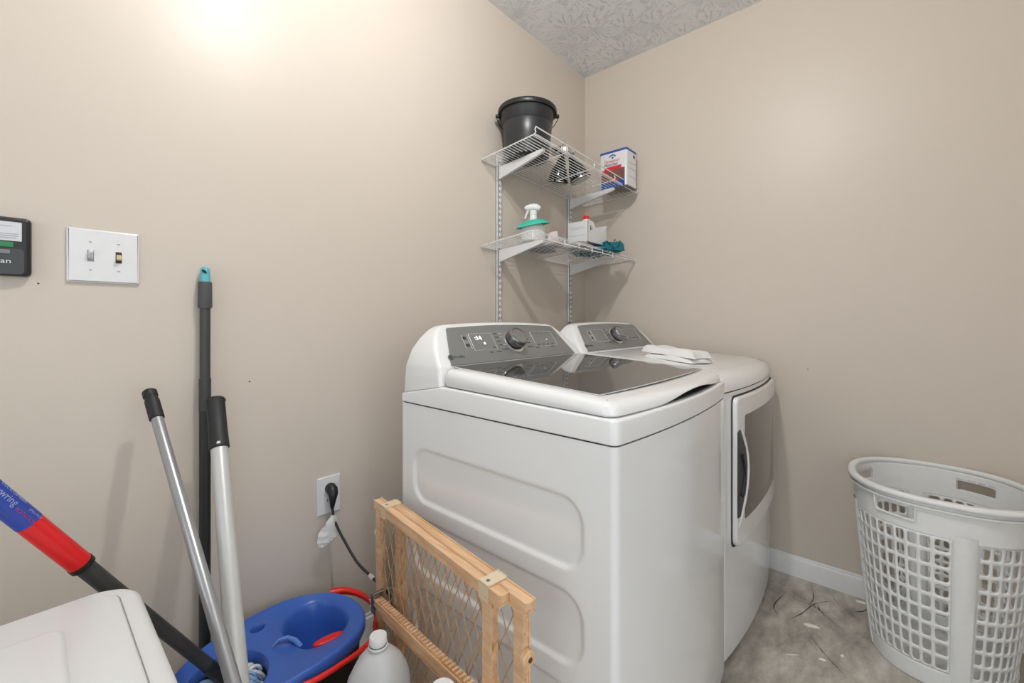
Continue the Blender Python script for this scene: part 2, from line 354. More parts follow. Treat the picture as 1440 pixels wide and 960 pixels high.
def console(root, x0, ww):
    """leaning rear console; x0 left side, ww width"""
    S = [(.857, .000, .862, 1.03), (.90, .000, .864, 1.027), (.932, .001, .8665, 1.024), (.94, .002, .8725, 1.022), (.98, .015, .905, 1.015), (1.01, .036, .9295, 1.007), (1.028, .053, .9445, .999), (1.036, .064, .952, .992), (1.0415, .074, .9585, .985), (1.044, .09, .966, .978)]
    bm = bmesh.new(); R = []; xc = x0+ww/2
    for z, dx, ya, yb in S:
        rr = .012 if z < 1.03 else .008
        P = rrect(x0+dx, ya, x0+ww-dx, yb, min(rr, (yb-ya)/2.05), 4)
        # subdivide long edges so the top can bow
        Q = []
        for i, p in enumerate(P):
            q = P[(i+1) % len(P)]; k = 12 if abs(p[0]-q[0]) > .2 else 1
            for j in range(k): Q.append((p[0]+(q[0]-p[0])*j/k, p[1]+(q[1]-p[1])*j/k))
        w = max(0, (z-.95)/.096)
        row = []
        for x, y in Q:
            zz = z+.009*w*(1-((x-xc)/(ww/2-.06))**2)
            if y < (ya+yb)/2: y = y+(zz-z)*.816
            if z < .86: zz = .857+max(0, min(1, (1.03-y)/.168))*.032    # sloping seam at the sides
            row.append(bm.verts.new((x, y, zz)))
        R.append(row)
    for A, B in zip(R, R[1:]):
        n = len(A)
        for k in range(n): bm.faces.new((A[k], A[(k+1) % n], B[(k+1) % n], B[k]))
    bm.faces.new(list(reversed(R[0]))); f = bm.faces.new(R[-1]); bmesh.ops.triangulate(bm, faces=[f])
    finish(bm, 'console', M_enam, root, 50)
    U = Vector((1, 0, 0)); V = Vector((0, .632, .775)); W = U.cross(V)
    org = Vector((x0-.70, .87, .937)) + W*.0015
    # control panel trapezoid with rounded upper corners
    P = [(.741, .001), (1.334, .001)]
    def arc(c, r, a0, a1): return [(c[0]+r*math.cos(math.radians(a0+(a1-a0)*k/5)), c[1]+r*math.sin(math.radians(a0+(a1-a0)*k/5))) for k in range(6)]
    top = [(1.2955-(1.2955-.7865)*k/16, .1265+.010*(1-((k-8)/8)**2)) for k in range(1, 16)]
    P += arc((1.287, .119), .009, 20, 85)+top+arc((.795, .119), .009, 95, 160)
    cp = plate('control_panel', P, org, U, V, .002, M_panel, root, r=.001)
    O2 = org+W*.0021
    def frame(x0_, k0, x1_, k1, sk, w=.0013):
        bm = bmesh.new(); pts = [(x0_+sk, k1), (x1_+sk, k1), (x1_, k0), (x0_, k0)]
        pts = [O2+U*a+V*b for a, b in pts]
        atube(bm, pts, w*.6, 6, closed=True); return finish(bm, 'display_outline', M_silver, cp)
    frame(.852, .043, .948, .104, .007); frame(.824, .049, .846, .099, .006); frame(1.138, .0415, 1.258, .1025, .009)
    bm = bmesh.new(); atube(bm, [O2+U*.827+V*.074, O2+U*.850+V*.074], .0006, 5); finish(bm, 'display_outline', M_silver, cp)
    def marks(L, m_, nm):
        bm = bmesh.new()
        for a, b, w, h in L:
            vs = [bm.verts.new(O2+U*(a+i*w)+V*(b+j*h)+W*.0002) for i, j in ((0, 0), (1, 0), (1, 1), (0, 1))]; bm.faces.new(vs)
        o = finish(bm, nm, m_, cp); return o
    L = []
    for k, (a, b, w) in enumerate([(.962, .099, .022), (.962, .085, .020), (.962, .070, .018), (.963, .055, .016), (.965, .038, .034), (.908, .031, .014), (.939, .031, .02), (.932, .048, .014),
                                   (1.095, .099, .02), (1.095, .085, .02), (1.095, .071, .02), (1.094, .057, .022), (1.09, .040, .03), (1.13, .036, .022), (1.215, .036, .022)]): L.append((a, b, w, .0032))
    for i in range(4): L.append((1.150+i*.026, .047, .013, .003)); L.append((1.153+i*.026, .096, .006, .002))
    L += [(.829, .083, .013, .010), (.828, .058, .014, .009)]
    stuff(marks(L, M_ink, 'printed_legend'))
    stuff(marks([(.984, .1, .018, .0022), (.984, .086, .014, .0022), (.982, .056, .016, .0022), (1.072, .041, .016, .0022)], M_silver, 'indicator_bars'))
    # round badge and word
    lathe('badge', [(0, .0008), (.0085, .0008), (.0085, 0)], O2+U*.752+V*.026, M_ink, cp, 20, axis=W)
    lathe('badge_ring', [(.0045, .0011), (.006, .0011), (.006, .0008)], O2+U*.752+V*.026, M_panel, cp, 16, axis=W)
    text('wordmark', 'Profile', .0145, O2+U*.764+V*.0215, U, V, M_ink, cp)
    # knob
    kc = org+U*1.036+V*.066
    lathe('knob_skirt', [(.041, 0), (.041, .003), (.036, .005), (.033, .006)], kc, M_chrome2, root, 40, axis=W)
    lathe('knob_gap', [(.034, .003), (.034, .010)], kc, M_dark, root, 40, axis=W)
    kb = lathe('knob', [(.033, .009), (.0345, .011), (.0345, .028), (.033, .034), (.0305, .0365), (.027, .037)], kc, M_chrome, root, 48, axis=W)
    lathe('knob_cap', [(0, .0345), (.024, .0345), (.0262, .0350), (.027, .0368)], kc, M_panel, kb, 40, axis=W)
    return cp, org, O2, U, V, W
def side_with_recesses(name, x, y0, y1, z0, z1, recs, root, depth=.006, r=.05):
    ny, nz = 130, 180; bm = bmesh.new(); G = []
    for j in range(nz+1):
        z = z0+(z1-z0)*j/nz; row = []
        for i in range(ny+1):
            y = y0+(y1-y0)*i/ny; s = 0
            for a, b, c, d in recs:
                qx = abs(y-(a+b)/2)-((b-a)/2-r); qz = abs(z-(c+d)/2)-((d-c)/2-r)
                sd = math.hypot(max(qx, 0), max(qz, 0))+min(max(qx, qz), 0)-r
                u = max(0, min(1, (.0045-sd)/.009)); s = max(s, u*u*(3-2*u))
            row.append(bm.verts.new((x+depth*s, y, z)))
        G.append(row)
    for j in range(nz):
        for i in range(ny): bm.faces.new((G[j][i], G[j+1][i], G[j+1][i+1], G[j][i+1]))
    # back skirt so the sheet has thickness
    e = [G[0][0], G[0][ny], G[nz][ny], G[nz][0]]; q = [bm.verts.new((x+.012, v.co.y, v.co.z)) for v in e]; bm.faces.new(q)
    return finish(bm, name, M_enam, root, 60)
WX0, WX1 = .70, 1.38
ws = thing('washing_machine', 'white top loading washing machine nearest the camera with dark glass lid and grey console', 'washing machine', (1.04, .69, 0))
out = body_outline(WX0, WX1, .366, 1.03)
bm = bmesh.new(); aslab(bm, [(max(x, WX0+.002) if y > .385 else x, y) for x, y in out], .829, .022, 0); big = [f for f in bm.faces if len(f.verts) > 4]; bmesh.ops.triangulate(bm, faces=big)
for f in [f for f in bm.faces if all(abs(v.co.x-(WX0+.002)) < .0021 and v.co.y > .3790 for v in f.verts)]: bm.faces.remove(f)
finish(bm, 'cabinet', M_enam, ws)
side_with_recesses('side_panel', WX0, .3795, 1.03, .022, .829, [(.440, .976, .572, .712), (.440, .976, .384, .524), (.440, .976, .196, .336)], ws)
slab('seam_gap', inset(out, .003), .8320, .826, M_dark, ws, r=0)
for x in (.76, 1.32):
    for y in (.43, .97): lathe('foot', [(0, 0), (.02, 0), (.02, .012), (.01, .014), (.01, .024)], (x, y, 0), M_black, ws, 16)
dk = body_outline(WX0-.001, WX1+.001, .365, 1.031, r=.02)
def deck_top(x, y): return .883 if y < .86 else .883-(y-.86)/.17*.028
slab('top_deck', dk, lambda x, y: (.8785+.0105*(y-.37)/.492 if y < .862 else .889-(y-.862)/.168*.032), .8312, M_enam, ws, r=.006)
console(ws, WX0, .68)
# lid: sloping slab with a handle scoop along its front edge
def lid_out():
    x0, x1, y1 = WX0+.003, WX1-.004, .862; P = []
    r = .035
    for k in range(9):
        a = math.radians(180+90*k/8); P.append((x0+r+r*math.cos(a), .372+r*.8+r*.8*math.sin(a)))
    for k in range(1, 40):
        x = x0+r+(x1-x0-2*r)*k/40; P.append((x, bow(x, x0+r, x1-r, .372, .019)))
    for k in range(9):
        a = math.radians(270+90*k/8); P.append((x1-r+r*math.cos(a), .372+r*.8+r*.8*math.sin(a)))
    for k in range(1, 12): P.append((x1, .40+(y1-.02-.40)*k/12))
    P += [(x1, y1-.02), (x1-.008, y1-.004), (x1-.02, y1)]
    P += [(x0+.02, y1), (x0+.008, y1-.004), (x0, y1-.02)]
    for k in range(1, 12): P.append((x0, y1-.02-(y1-.02-.40)*k/12))
    return P
def lid_z(x, y): return .912+(y-.42)/.448*.025
def scoop(x, y):
    u = (x-1.085)/.235
    if abs(u) >= 1 or y > .45: return 0
    return (math.cos(u*math.pi)+1)/2*max(0, min(1, (.45-y)/.07))
bm = bmesh.new(); P0 = lid_out(); R = []
seq = [(.012, 'b', 0), (.003, 'b', 0), (0, 'b', .004), (.0, 't', .022), (.0015, 't', .015), (.005, 't', .0085), (.011, 't', .0038), (.019, 't', .0010), (.030, 't', 0)]
for d, k, dz in seq:
    row = []
    for p, q in zip(inset(P0, d), P0):
        if k == 'b': z = .880+.011*max(0, min(1, (p[1]-.37)/.49))+dz*(1-scoop(*q))+.0155*scoop(*q)
        else: z = lid_z(*p)-dz*(1-.8*scoop(*q))-.006*max(0, (.43-p[1])/.07)
        row.append(bm.verts.new((p[0], p[1], z)))
    R.append(row)
for A, B in zip(R, R[1:]):
    for k in range(len(A)): bm.faces.new((A[k], A[(k+1) % len(A)], B[(k+1) % len(A)], B[k]))
f1 = bm.faces.new(list(reversed(R[0]))); f2 = bm.faces.new(R[-1]); bmesh.ops.triangulate(bm, faces=[f1, f2])
lid = finish(bm, 'lid', M_enam, ws, 60)
slab('lid_gap_shade', inset(P0, .007), lambda x, y: .8815+.0115*max(0, min(1, (y-.37)/.49)), .872, M_dark, ws, r=0)  # black slab paints the shade of the hand cavity under the lid
G = [(.738, .424)]+[(.738+.607*k/20, .424-.010*(1-((k-10)/10)**2)) for k in range(1, 20)]+[(1.345, .424), (1.345, .858), (.738, .858)]
slab('lid_glass', inset(G, .001), lambda x, y: lid_z(x, y)+.0016, lambda x, y: lid_z(x, y)-.002, M_glass, ws, r=0)
bm = bmesh.new(); atube(bm, [(x, y, lid_z(x, y)+.0012) for x, y in G], .0011, 6, closed=True); finish(bm, 'glass_trim', M_silver, lid)
# display of the washer
cp, org, O2, U, V, W = None, None, None, Vector((1, 0, 0)), Vector((0, .632, .775)), Vector((0, -.775, .632))
O2 = Vector((0, .87, .937))+W*.0040
text('display_digits', ':14', .021, O2+U*.876+V*.080, U, V, M_glow, ws, sx=1.1)
lathe('display_dot', [(0, .0004), (.0032, .0004), (.0032, 0)], O2+U*.906+V*.066, M_glow, ws, 10, axis=W, ex=1.4)
lathe('display_dot', [(0, .0004), (.0018, .0004), (.0018, 0)], O2+U*1.216+V*.068, M_glow, ws, 10, axis=W)
# ---- dryer
DX0, DX1 = 1.388, 2.066
dr = thing('clothes_dryer', 'white front loading clothes dryer between the washer and the right wall', 'dryer', (1.727, .69, 0))
outd = body_outline(DX0, DX1, .372, 1.03, b=.022)
slab('cabinet', outd, .836, .024, M_enam, dr, r=0)
for x in (1.45, 2.0):
    for y in (.43, .97): lathe('foot', [(0, 0), (.02, 0), (.02, .012), (.01, .014), (.01, .026)], (x, y, 0), M_black, dr, 16)
slab('seam_gap', inset(outd, .003), .8405, .83, M_dark, dr, r=0)
# top: sloping sheet that rolls down at the front and the sides
bm = bmesh.new(); P0 = body_outline(DX0-.001, DX1+.001, .37, .868, b=.022, r=.03, n=30); R = []
def dz_top(x, y): return .905+(y-.45)/.418*.031-(.010*max(0, (.47-y)/.08)**2 if y < .47 else 0)
for d, k, dz in [(0, 'b', 0), (0, 't', .034), (.0015, 't', .026), (.005, 't', .018), (.011, 't', .010), (.02, 't', .005), (.034, 't', .0015), (.055, 't', 0)]:
    row = []
    for p, q in zip(inset(P0, d), P0):
        y = min(p[1], .868); x = p[0]
        z = .840 if k == 'b' else max(.843, dz_top(x, y)-dz)
        row.append(bm.verts.new((x, q[1] if q[1] > .86 else y, z)))
    R.append(row)
for A, B in zip(R, R[1:]):
    for k in range(len(A)): bm.faces.new((A[k], A[(k+1) % len(A)], B[(k+1) % len(A)], B[k]))
f1 = bm.faces.new(list(reversed(R[0]))); f2 = bm.faces.new(R[-1]); bmesh.ops.triangulate(bm, faces=[f1, f2])
finish(bm, 'top_panel', M_enam, dr, 60)
box('rear_deck', (DX0-.001, .86, .8405), (DX1+.001, 1.031, .862), M_enam, dr, .003)
console(dr, DX0, .678)
# door: follows the bowed front
def front_sheet(name, outline, off0, off1, m, parent, r=.004, seg=2, cut=None):
    """outline in (x,z), seen from the front; thickness from off0 to off1 in front of the bowed dryer face"""
    bm = bmesh.new(); P = outline; rings = [(0, off0), (0, off1-r)]+[(r*(1-math.cos(k/seg*math.pi/2)), off1-r*(1-math.sin(k/seg*math.pi/2))) for k in range(1, seg+1)]
    R = [[bm.verts.new((p[0], bow(min(max(p[0], DX0), DX1), DX0, DX1, .372, .022)-o, p[1])) for p in inset(P, d)] for d, o in rings]
    for A, B in zip(R, R[1:]):
        for k in range(len(A)): bm.faces.new((A[k], A[(k+1) % len(A)], B[(k+1) % len(A)], B[k]))
    # flat cap cut into vertical strips, then bent to the bowed front
    b2 = bmesh.new(); d, o = rings[-1]; b2.faces.new([b2.verts.new((x, 0, z)) for x, z in inset(P, d)])
    xs = [p[0] for p in P]; q = min(xs)+.02
    while q < max(xs):
        bmesh.ops.bisect_plane(b2, geom=list(b2.verts)+list(b2.edges)+list(b2.faces), plane_co=(q, 0, 0), plane_no=(1, 0, 0)); q += .02
    for v in b2.verts: v.co.y = bow(min(max(v.co.x, DX0), DX1), DX0, DX1, .372, .022)-o
    tmp = bpy.data.meshes.new('tmp'); b2.to_mesh(tmp); b2.free(); bm.from_mesh(tmp); bpy.data.meshes.remove(tmp)
    big = [f for f in bm.faces if len(f.verts) > 4]; bmesh.ops.triangulate(bm, faces=big)
    return finish(bm, name, m, parent, 40)
def densify(P, n=8):
    Q = []
    for i, p in enumerate(P):
        q = P[(i+1) % len(P)]; k = max(1, int(math.dist(p, q)/.05))
        for j in range(k): Q.append((p[0]+(q[0]-p[0])*j/k, p[1]+(q[1]-p[1])*j/k))
    return Q
door = front_sheet('door', densify(rrect(1.448, .352, 2.058, .818, [.03, .012, .02, .03])), 0, .014, M_enam, dr, .006)
front_sheet('door_gap', densify(rrect(1.445, .349, 2.061, .823, .02)), -.002, .0012, M_dark, dr, 0.0005)
front_sheet('door_window', densify(rrect(1.515, .425, 1.985, .757, .01)), .010, .0158, mat('tinted_door_glass', '#55504B', .05, ior=1.7), door, .001)
# crescent handle pocket and its white rim
arcp = [(1.452, .712)]+[(1.470+.064*math.sin(math.pi*k/16), .718-.272*k/16) for k in range(17)]+[(1.452, .447)]
front_sheet('handle_pocket', list(reversed(arcp)), .012, .0165, M_grey, door, .001)
rim = [(1.462+.078*math.sin(math.pi*k/20)**.9, .745-.33*k/20) for k in range(21)]
bm = bmesh.new(); atube(bm, [(x, bow(x, DX0, DX1, .372, .022)-.015, z) for x, z in rim], [.002+.004*math.sin(math.pi*k/20) for k in range(21)], 10); finish(bm, 'handle_rim', M_enam, door, 60)
bm = bmesh.new(); atube(bm, [(1.474+.028*math.sin(math.pi*k/10), bow(1.48, DX0, DX1, .372, .022)-.019, .64-.13*k/10) for k in range(11)], .005, 8); finish(bm, 'handle_grip', M_black, door, 60)
# folded towel on the dryer
tw = thing('folded_towel', 'small white folded towel lying on the dryer top', 'towel', (1.60, .60, .914))
def cloth(name, cx, cy, z0, lx, ly, h, rot, m, parent, seed=0, lay=1, zs=0.0):
    rnd = random.Random(seed); bm = bmesh.new(); N = 22; M_ = 14
    ph = [rnd.uniform(0, 6) for _ in range(6)]
    top = []; bot = []
    for j in range(M_+1):
        a = []; b_ = []
        for i in range(N+1):
            u = -1+2*i/N; v = -1+2*j/M_
            e = (1-abs(u)**8)*(1-abs(v)**6); e = max(0, e)**.35
            zz = h*e*(.8+.13*math.sin(3.1*u+ph[0])+.12*math.sin(4.3*v+ph[1]+u)+.05*math.sin(9*u+ph[2]+3*v))
            w = 1+.03*math.sin(5*v+ph[3])+.02*math.sin(9*u+ph[4]); x = u*lx/2*w; y = v*ly/2*(1+.05*math.sin(3*u+ph[5]))
            X = cx+x*math.cos(rot)-y*math.sin(rot); Y = cy+x*math.sin(rot)+y*math.cos(rot)
            a.append(bm.verts.new((X, Y, z0+zz+zs*(Y-cy)))); b_.append(bm.verts.new((X, Y, z0+zs*(Y-cy)-.0005)))
        top.append(a); bot.append(b_)
    for j in range(M_):
        for i in range(N):
            bm.faces.new((top[j][i], top[j][i+1], top[j+1][i+1], top[j+1][i])); bm.faces.new((bot[j][i], bot[j+1][i], bot[j+1][i+1], bot[j][i+1]))
    for j in range(M_):
        bm.faces.new((top[j][0], top[j+1][0], bot[j+1][0], bot[j][0])); bm.faces.new((top[j][N], bot[j][N], bot[j+1][N], top[j+1][N]))
    for i in range(N):
        bm.faces.new((top[0][i], bot[0][i], bot[0][i+1], top[0][i+1])); bm.faces.new((top[M_][i], top[M_][i+1], bot[M_][i+1], bot[M_][i]))
    return finish(bm, name, m, parent, 80)
cloth('lower_fold', 1.604, .592, .9155, .14, .205, .020, -.18, M_towel, tw, 3, zs=.07)
cloth('upper_fold', 1.612, .604, .932, .12, .225, .028, -.20, M_towel, tw, 5, zs=.07)
# ---------------------------------------------------------------- wall shelves
UP = [Vector(p) for p in ((1.277, 1.296, 1.748), (1.277, 1.012, 1.772), (2.100, 1.296, 1.712), (2.100, .985, 1.726))]
LO = [Vector(p) for p in ((1.272, 1.296, 1.379), (1.262, 1.012, 1.402), (2.100, 1.296, 1.360), (2.100, .995, 1.385))]
def SP(C_, s, t_): return (C_[0]*(1-s)+C_[2]*s)*(1-t_)+(C_[1]*(1-s)+C_[3]*s)*t_
def shelf(C_, label, lip_up, nm='wire_shelf'):
    sh = thing(nm, label, 'shelf', SP(C_, .5, 0), 'white wire shelves in the corner')
    bm = bmesh.new()
    for k in range(19):
        t_ = k/18; atube(bm, [SP(C_, s/4, t_) for s in range(5)], .0016, 6)
    stuff(finish(bm, 'deck_wires', M_wire, sh, 60))
    S = [0, .25, .5, .72, 1.0]
    for s in S:
        a = SP(C_, s, 0)-Vector((0, 0, .0035)); b = SP(C_, s, 1)-Vector((0, 0, .0035))
        if lip_up: pts = [a, b+Vector((0, .012, 0)), b+Vector((0, 0, .002)), b+Vector((0, -.006, .009)), b+Vector((0, -.001, .018)), b+Vector((0, -.006, .027))]
        else: pts = [a, b+Vector((0, .004, 0)), b+Vector((0, -.001, -.004)), b+Vector((0, -.002, -.026))]
        tube('support_wire', pts, .0022, M_wire, sh, 7)
    for t_ in (0, 1): tube('edge_wire', [SP(C_, 0, t_)-Vector((0, 0, .006)), SP(C_, 1, t_)-Vector((0, 0, .006))], .0022, M_wire, sh, 7)
    o = Vector((0, -.006, .024)) if lip_up else Vector((0, -.002, -.026))
    tube('front_lip_wire', [SP(C_, 0, 1)+o, SP(C_, 1, 1)+o*(.6 if not lip_up else .9)], .0026, M_wire, sh, 8)
    if not lip_up:
        for s in (.125, .375, .61, .86): tube('lip_tie', [SP(C_, s, 1), SP(C_, s, 1)+o*.95], .0018, M_wire, sh, 6)
    return sh
shelf(UP, 'upper white wire shelf holding the black bucket, with raised front lip', True)
shelf(LO, 'lower white wire shelf holding the spray bottle and white box', False)
for x, zt, lb in ((1.382, 1.785, 'slotted white shelf standard left of the spray bottle'), (1.942, 1.745, 'slotted white shelf standard nearest the room corner')):
    st = thing('shelf_standard', lb, 'shelf standard', (x, YW, 1.05), 'slotted shelf standards')
    bm = bmesh.new()
    abox(bm, (x-.0125, YW-.003, 1.05), (x+.0125, YW, zt)); abox(bm, (x-.0125, YW-.014, 1.05), (x-.0105, YW, zt)); abox(bm, (x+.0105, YW-.014, 1.05), (x+.0125, YW, zt)); abox(bm, (x-.0125, YW-.014, 1.05), (x+.0125, YW-.012, zt))
    finish(bm, 'channel', M_wire, st)
    bm = bmesh.new(); z = 1.062
    while z < zt-.02:
        for dx in (-.0045, .0045): abox(bm, (x+dx-.0014, YW-.0147, z), (x+dx+.0014, YW-.0138, z+.013))
        z += .0255
    stuff(finish(bm, 'slots', M_slot, st))
    box('screw', (x-.003, YW-.017, 1.046), (x+.003, YW-.0, 1.050), M_steel, st)
for x in (1.382, 1.942):
    for C_, w in ((UP, 'upper'), (LO, 'lower')):
        s = (x-C_[0].x)/(C_[2].x-C_[0].x); a = SP(C_, s, .03)-Vector((0, 0, .0075)); b = SP(C_, s, .86)-Vector((0, 0, .0075)); yw = YW-.0155
        lb = {(1.382, 'upper'): 'white shelf bracket under the black bucket', (1.942, 'upper'): 'white shelf bracket under the solvent can', (1.382, 'lower'): 'white shelf bracket below the spray bottle', (1.942, 'lower'): 'white shelf bracket below the teal mitt'}[(x, w)]
        bm = bmesh.new(); zt = a.z+(yw-a.y)*(b.z-a.z)/(b.y-a.y)
        prof = [(yw, zt), (b.y, b.z), (b.y-.004, b.z-.010), (b.y+.004, b.z-.016), (yw-.03, zt-.046), (yw, zt-.054)]
        for xx in (x-.0055, x+.0055):
            A = [bm.verts.new((xx-.0008, y, z)) for y, z in prof]; B = [bm.verts.new((xx+.0008, y, z)) for y, z in prof]; n = len(prof)
            for k in range(n): bm.faces.new((A[k], A[(k+1) % n], B[(k+1) % n], B[k]))
            bm.faces.new(A); bm.faces.new(list(reversed(B)))
        for (p, q) in ((3, 4),):
            y0_, z0_ = prof[p]; y1_, z1_ = prof[q]
            vs = [bm.verts.new(c) for c in ((x-.006, y0_, z0_), (x+.006, y0_, z0_), (x+.006, y1_, z1_), (x-.006, y1_, z1_))]; bm.faces.new(vs)
        tag(finish(bm, 'shelf_bracket', M_wire, None), lb, 'bracket', 'white shelf brackets')
# ---------------------------------------------------------------- upper shelf items
bk = thing('bucket', 'black plastic bucket with wide rim on the upper wire shelf', 'bucket', (1.425, 1.172, 1.757))
cB = (1.433, 1.176, 1.754)
lathe('body', [(0, 0), (.086, 0), (.093, .006), (.101, .085), (.107, .143), (.1055, .146), (.1085, .150), (.1195, .210), (.1175, .210), (.104, .145), (.090, .009), (0, .007)], cB, mat('black_bucket_plastic', '#26272A', .34), bk, 56)
lathe('rim', [(.118, .194), (.126, .194), (.1275, .198), (.1275, .209), (.125, .214), (.118, .214), (.116, .210)], cB, M_black, bk, 56)
for sgn in (-1, 1):
    c = Vector(cB)+Vector((.662*sgn*.1285, -.75*sgn*.1285, .190)); lathe('handle_lug', [(0, .010), (.008, .009), (.009, 0), (.009, -.006), (0, -.006)], c, M_black, bk, 12, axis=(.662*sgn, -.75*sgn, 0))
pts = [Vector(cB)+Vector((.662*.134*math.cos(a)+.75*.108*math.sin(a), -.75*.134*math.cos(a)+.662*.108*math.sin(a), .190-.045*math.sin(a))) for a in [math.pi*k/16 for k in range(17)]]
tube('bail_handle', pts, .0018, M_black, bk, 6)
# chrome twin cone lamp lying on the shelf
cl = thing('twin_cone_spotlight', 'chrome twin cone spotlight fixture with round canopy on the upper shelf', 'light fixture', (1.74, 1.18, 1.735))
stripe = mat('gloss_black_shade', '#141414', .10, coat=.6)
for i, (x, y) in enumerate(((1.728, 1.225), (1.768, 1.115))):
    ap = Vector((1.70+(x-1.70)*.4, 1.175+(y-1.175)*.35, 1.858)); c = Vector((x, y, 1.736)); ax = (ap-c); h = ax.length
    sh = lathe('cone_shade', [(.051, 0), (.052, .003), (.046, .030), (.035, .070), (.024, h*.66), (.016, h*.8), (.014, h*.9), (0, h*.92)], c, stripe, cl, 32, axis=ax)
    lathe('shade_inner', [(0, .002), (.050, .002), (.050, .0005), (.046, .0005)], c, M_alulight, sh, 28, axis=ax)
    lathe('shade_ring', [(.050, .002), (.0535, .004), (.0525, .010), (.049, .012)], c, M_chrome2, sh, 28, axis=ax)
ca = lathe('canopy', [(0, 0), (.053, 0), (.058, .006), (.058, .026), (.052, .031), (.02, .034), (0, .034)], (1.690, 1.170, 1.850), M_chrome2, cl, 36, axis=(-.1, -.15, 1))
box('mounting_tab', (1.682, 1.160, 1.880), (1.698, 1.165, 1.917), M_chrome2, ca, .002)
tube('arm', [(1.69, 1.172, 1.852), (1.70, 1.172, 1.83), (1.715, 1.175, 1.81)], .008, M_black, cl, 10)
# rectangular tin of deck cleaner
tn = thing('solvent_can', 'white, red and blue rectangular metal can with deck picture on the upper shelf', 'can', (2.01, 1.06, 1.722))
X0, X1, Y0, Y1, Z0, Z1 = 1.950, 2.062, .968, 1.118, 1.727, 1.915
slab('tin_body', rrect(X0, Y0, X1, Y1, .010), Z1-.008, Z0, M_tin, tn, r=.001)
slab('tin_lid', rrect(X0-.0015, Y0-.0015, X1+.0015, Y1+.0015, .011), Z1, Z1-.011, M_tinblue, tn, r=.002)
slab('tin_base', rrect(X0-.001, Y0-.001, X1+.001, Y1+.001, .011), Z0+.004, Z0-.001, M_steel, tn, r=.001)
lathe('spout_cap', [(0, .015), (.014, .015), (.016, .012), (.016, 0)], (2.0, 1.03, Z1-.001), M_black, tn, 20)
Uc = Vector((0, -1, 0)); Vc = Vector((0, 0, 1))
def face(name, u0, v0, u1, v1, m, lift=.0006, parent=tn, r=.0): 
    return plate(name, rrect(u0, v0, u1, v1, r) if r else [(u0, v0), (u1, v0), (u1, v1), (u0, v1)], (X0-lift+.0004, Y1, Z0), Uc, Vc, .0004, m, parent)
lb_ = face('deck_picture', .010, .038, .140, .092, M_tinwood, .0012)
face('blue_band', .010, .003, .140, .040, M_tinblue, .0010)
face('red_label', .030, .090, .122, .108, M_labelred, .0016); face('red_strip', .012, .085, .050, .096, M_labelred, .0014); face('red_strip', .055, .030, .105, .042, M_labelred, .0014)
text('brand_lettering', "Thompson's", .0205, (X0-.0012, Y1-.024, Z0+.130), Uc, Vc, M_labelred, tn, shear=.2, sx=.88)
text('brand_lettering', "WaterSeal", .0225, (X0-.0012, Y1-.024, Z0+.112), Uc, Vc, M_ink, tn, shear=.2, sx=.80)
bm = bmesh.new(); atube(bm, [(X0-.0008, Y1-.073-.018*math.cos(a), Z0+.152+.014*math.sin(a)) for a in [math.radians(20+14*k) for k in range(11)]], .0028, 6); finish(bm, 'arched_mark', M_tinblue, tn)
lathe('round_mark', [(0, .001), (.005, .001), (.005, 0)], (X0, Y1-.073, Z0+.152), M_tinblue, tn, 12, axis=(-1, 0, 0))
lathe('side_mark', [(0, .0008), (.008, .0008), (.008, 0)], (2.03, Y0, Z1-.03), M_ink, tn, 14, axis=(0, -1, 0), ey=1.3)
for zz_ in (.05, .09, .12): box('side_print', (1.97, Y0-.0008, Z0+zz_), (2.045, Y0, Z0+zz_+.002), mat('grey_print', '#A8ABB0', .5), tn)
# ---------------------------------------------------------------- lower shelf items
sb = thing('spray_bottle', 'white trigger spray bottle with wide teal brim on the lower shelf', 'spray bottle', (1.445, 1.155, 1.397))
cS = (1.445, 1.155, 1.397)
lathe('body', [(0, 0), (.048, 0), (.052, .004), (.052, .060), (.050, .068), (.045, .074), (0, .074)], cS, M_white, sb, 36)
lathe('brim', [(.02, .012), (.050, .008), (.062, .001), (.073, -.005), (.075, -.0045), (.068, .006), (.054, .014), (.03, .021), (.018, .022)], (1.445, 1.155, 1.472), M_green, sb, 40, axis=(-.22, .05, 1))
lathe('neck', [(.018, 0), (.016, .02), (.014, .034)], (1.447, 1.155, 1.484), M_white, sb, 20)
head = bmesh.new(); rr = [.008, .013, .0155, .0165, .016, .013, .009]; dirv = Vector((.60, -.80, 0))
atube(head, [Vector((1.447, 1.155, 1.545))+dirv*q+Vector((0, 0, zq)) for q, zq in ((-.036, -.004), (-.026, 0), (-.012, .002), (.002, .003), (.014, .002), (.024, -.001), (.030, -.003))], rr, 14); finish(head, 'spray_head', M_white, sb, 50)
lathe('collar', [(.015, 0), (.016, .002), (.016, .018), (.013, .022)], (1.447, 1.155, 1.512), M_white, sb, 20)
tube('trigger', [Vector((1.447, 1.155, 1.540))-dirv*.018, Vector((1.447, 1.155, 1.525))-dirv*.026, Vector((1.447, 1.155, 1.500))-dirv*.036], [.006, .005, .004], M_white, sb, 8)
card = thing('folded_card', 'small pink and white folded card beside the spray bottle', 'card', (1.515, 1.09, 1.397))
bm = bmesh.new(); 
for p in ([(1.495, 1.110, 1.398), (1.540, 1.085, 1.398), (1.538, 1.092, 1.452), (1.510, 1.112, 1.444)], [(1.495, 1.110, 1.398), (1.510, 1.112, 1.444), (1.515, 1.135, 1.432), (1.500, 1.135, 1.398)]): bm.faces.new([bm.verts.new(q) for q in p])
o = finish(bm, 'card_sheet', mat('pale_pink_card', '#E7D3D3', .6), card); sm = o.modifiers.new('s', 'SOLIDIFY'); sm.thickness = .001
rg = thing('cleaning_rags', 'crumpled mottled and black cleaning rags at the back of the lower shelf', 'rag', (1.58, 1.20, 1.392))
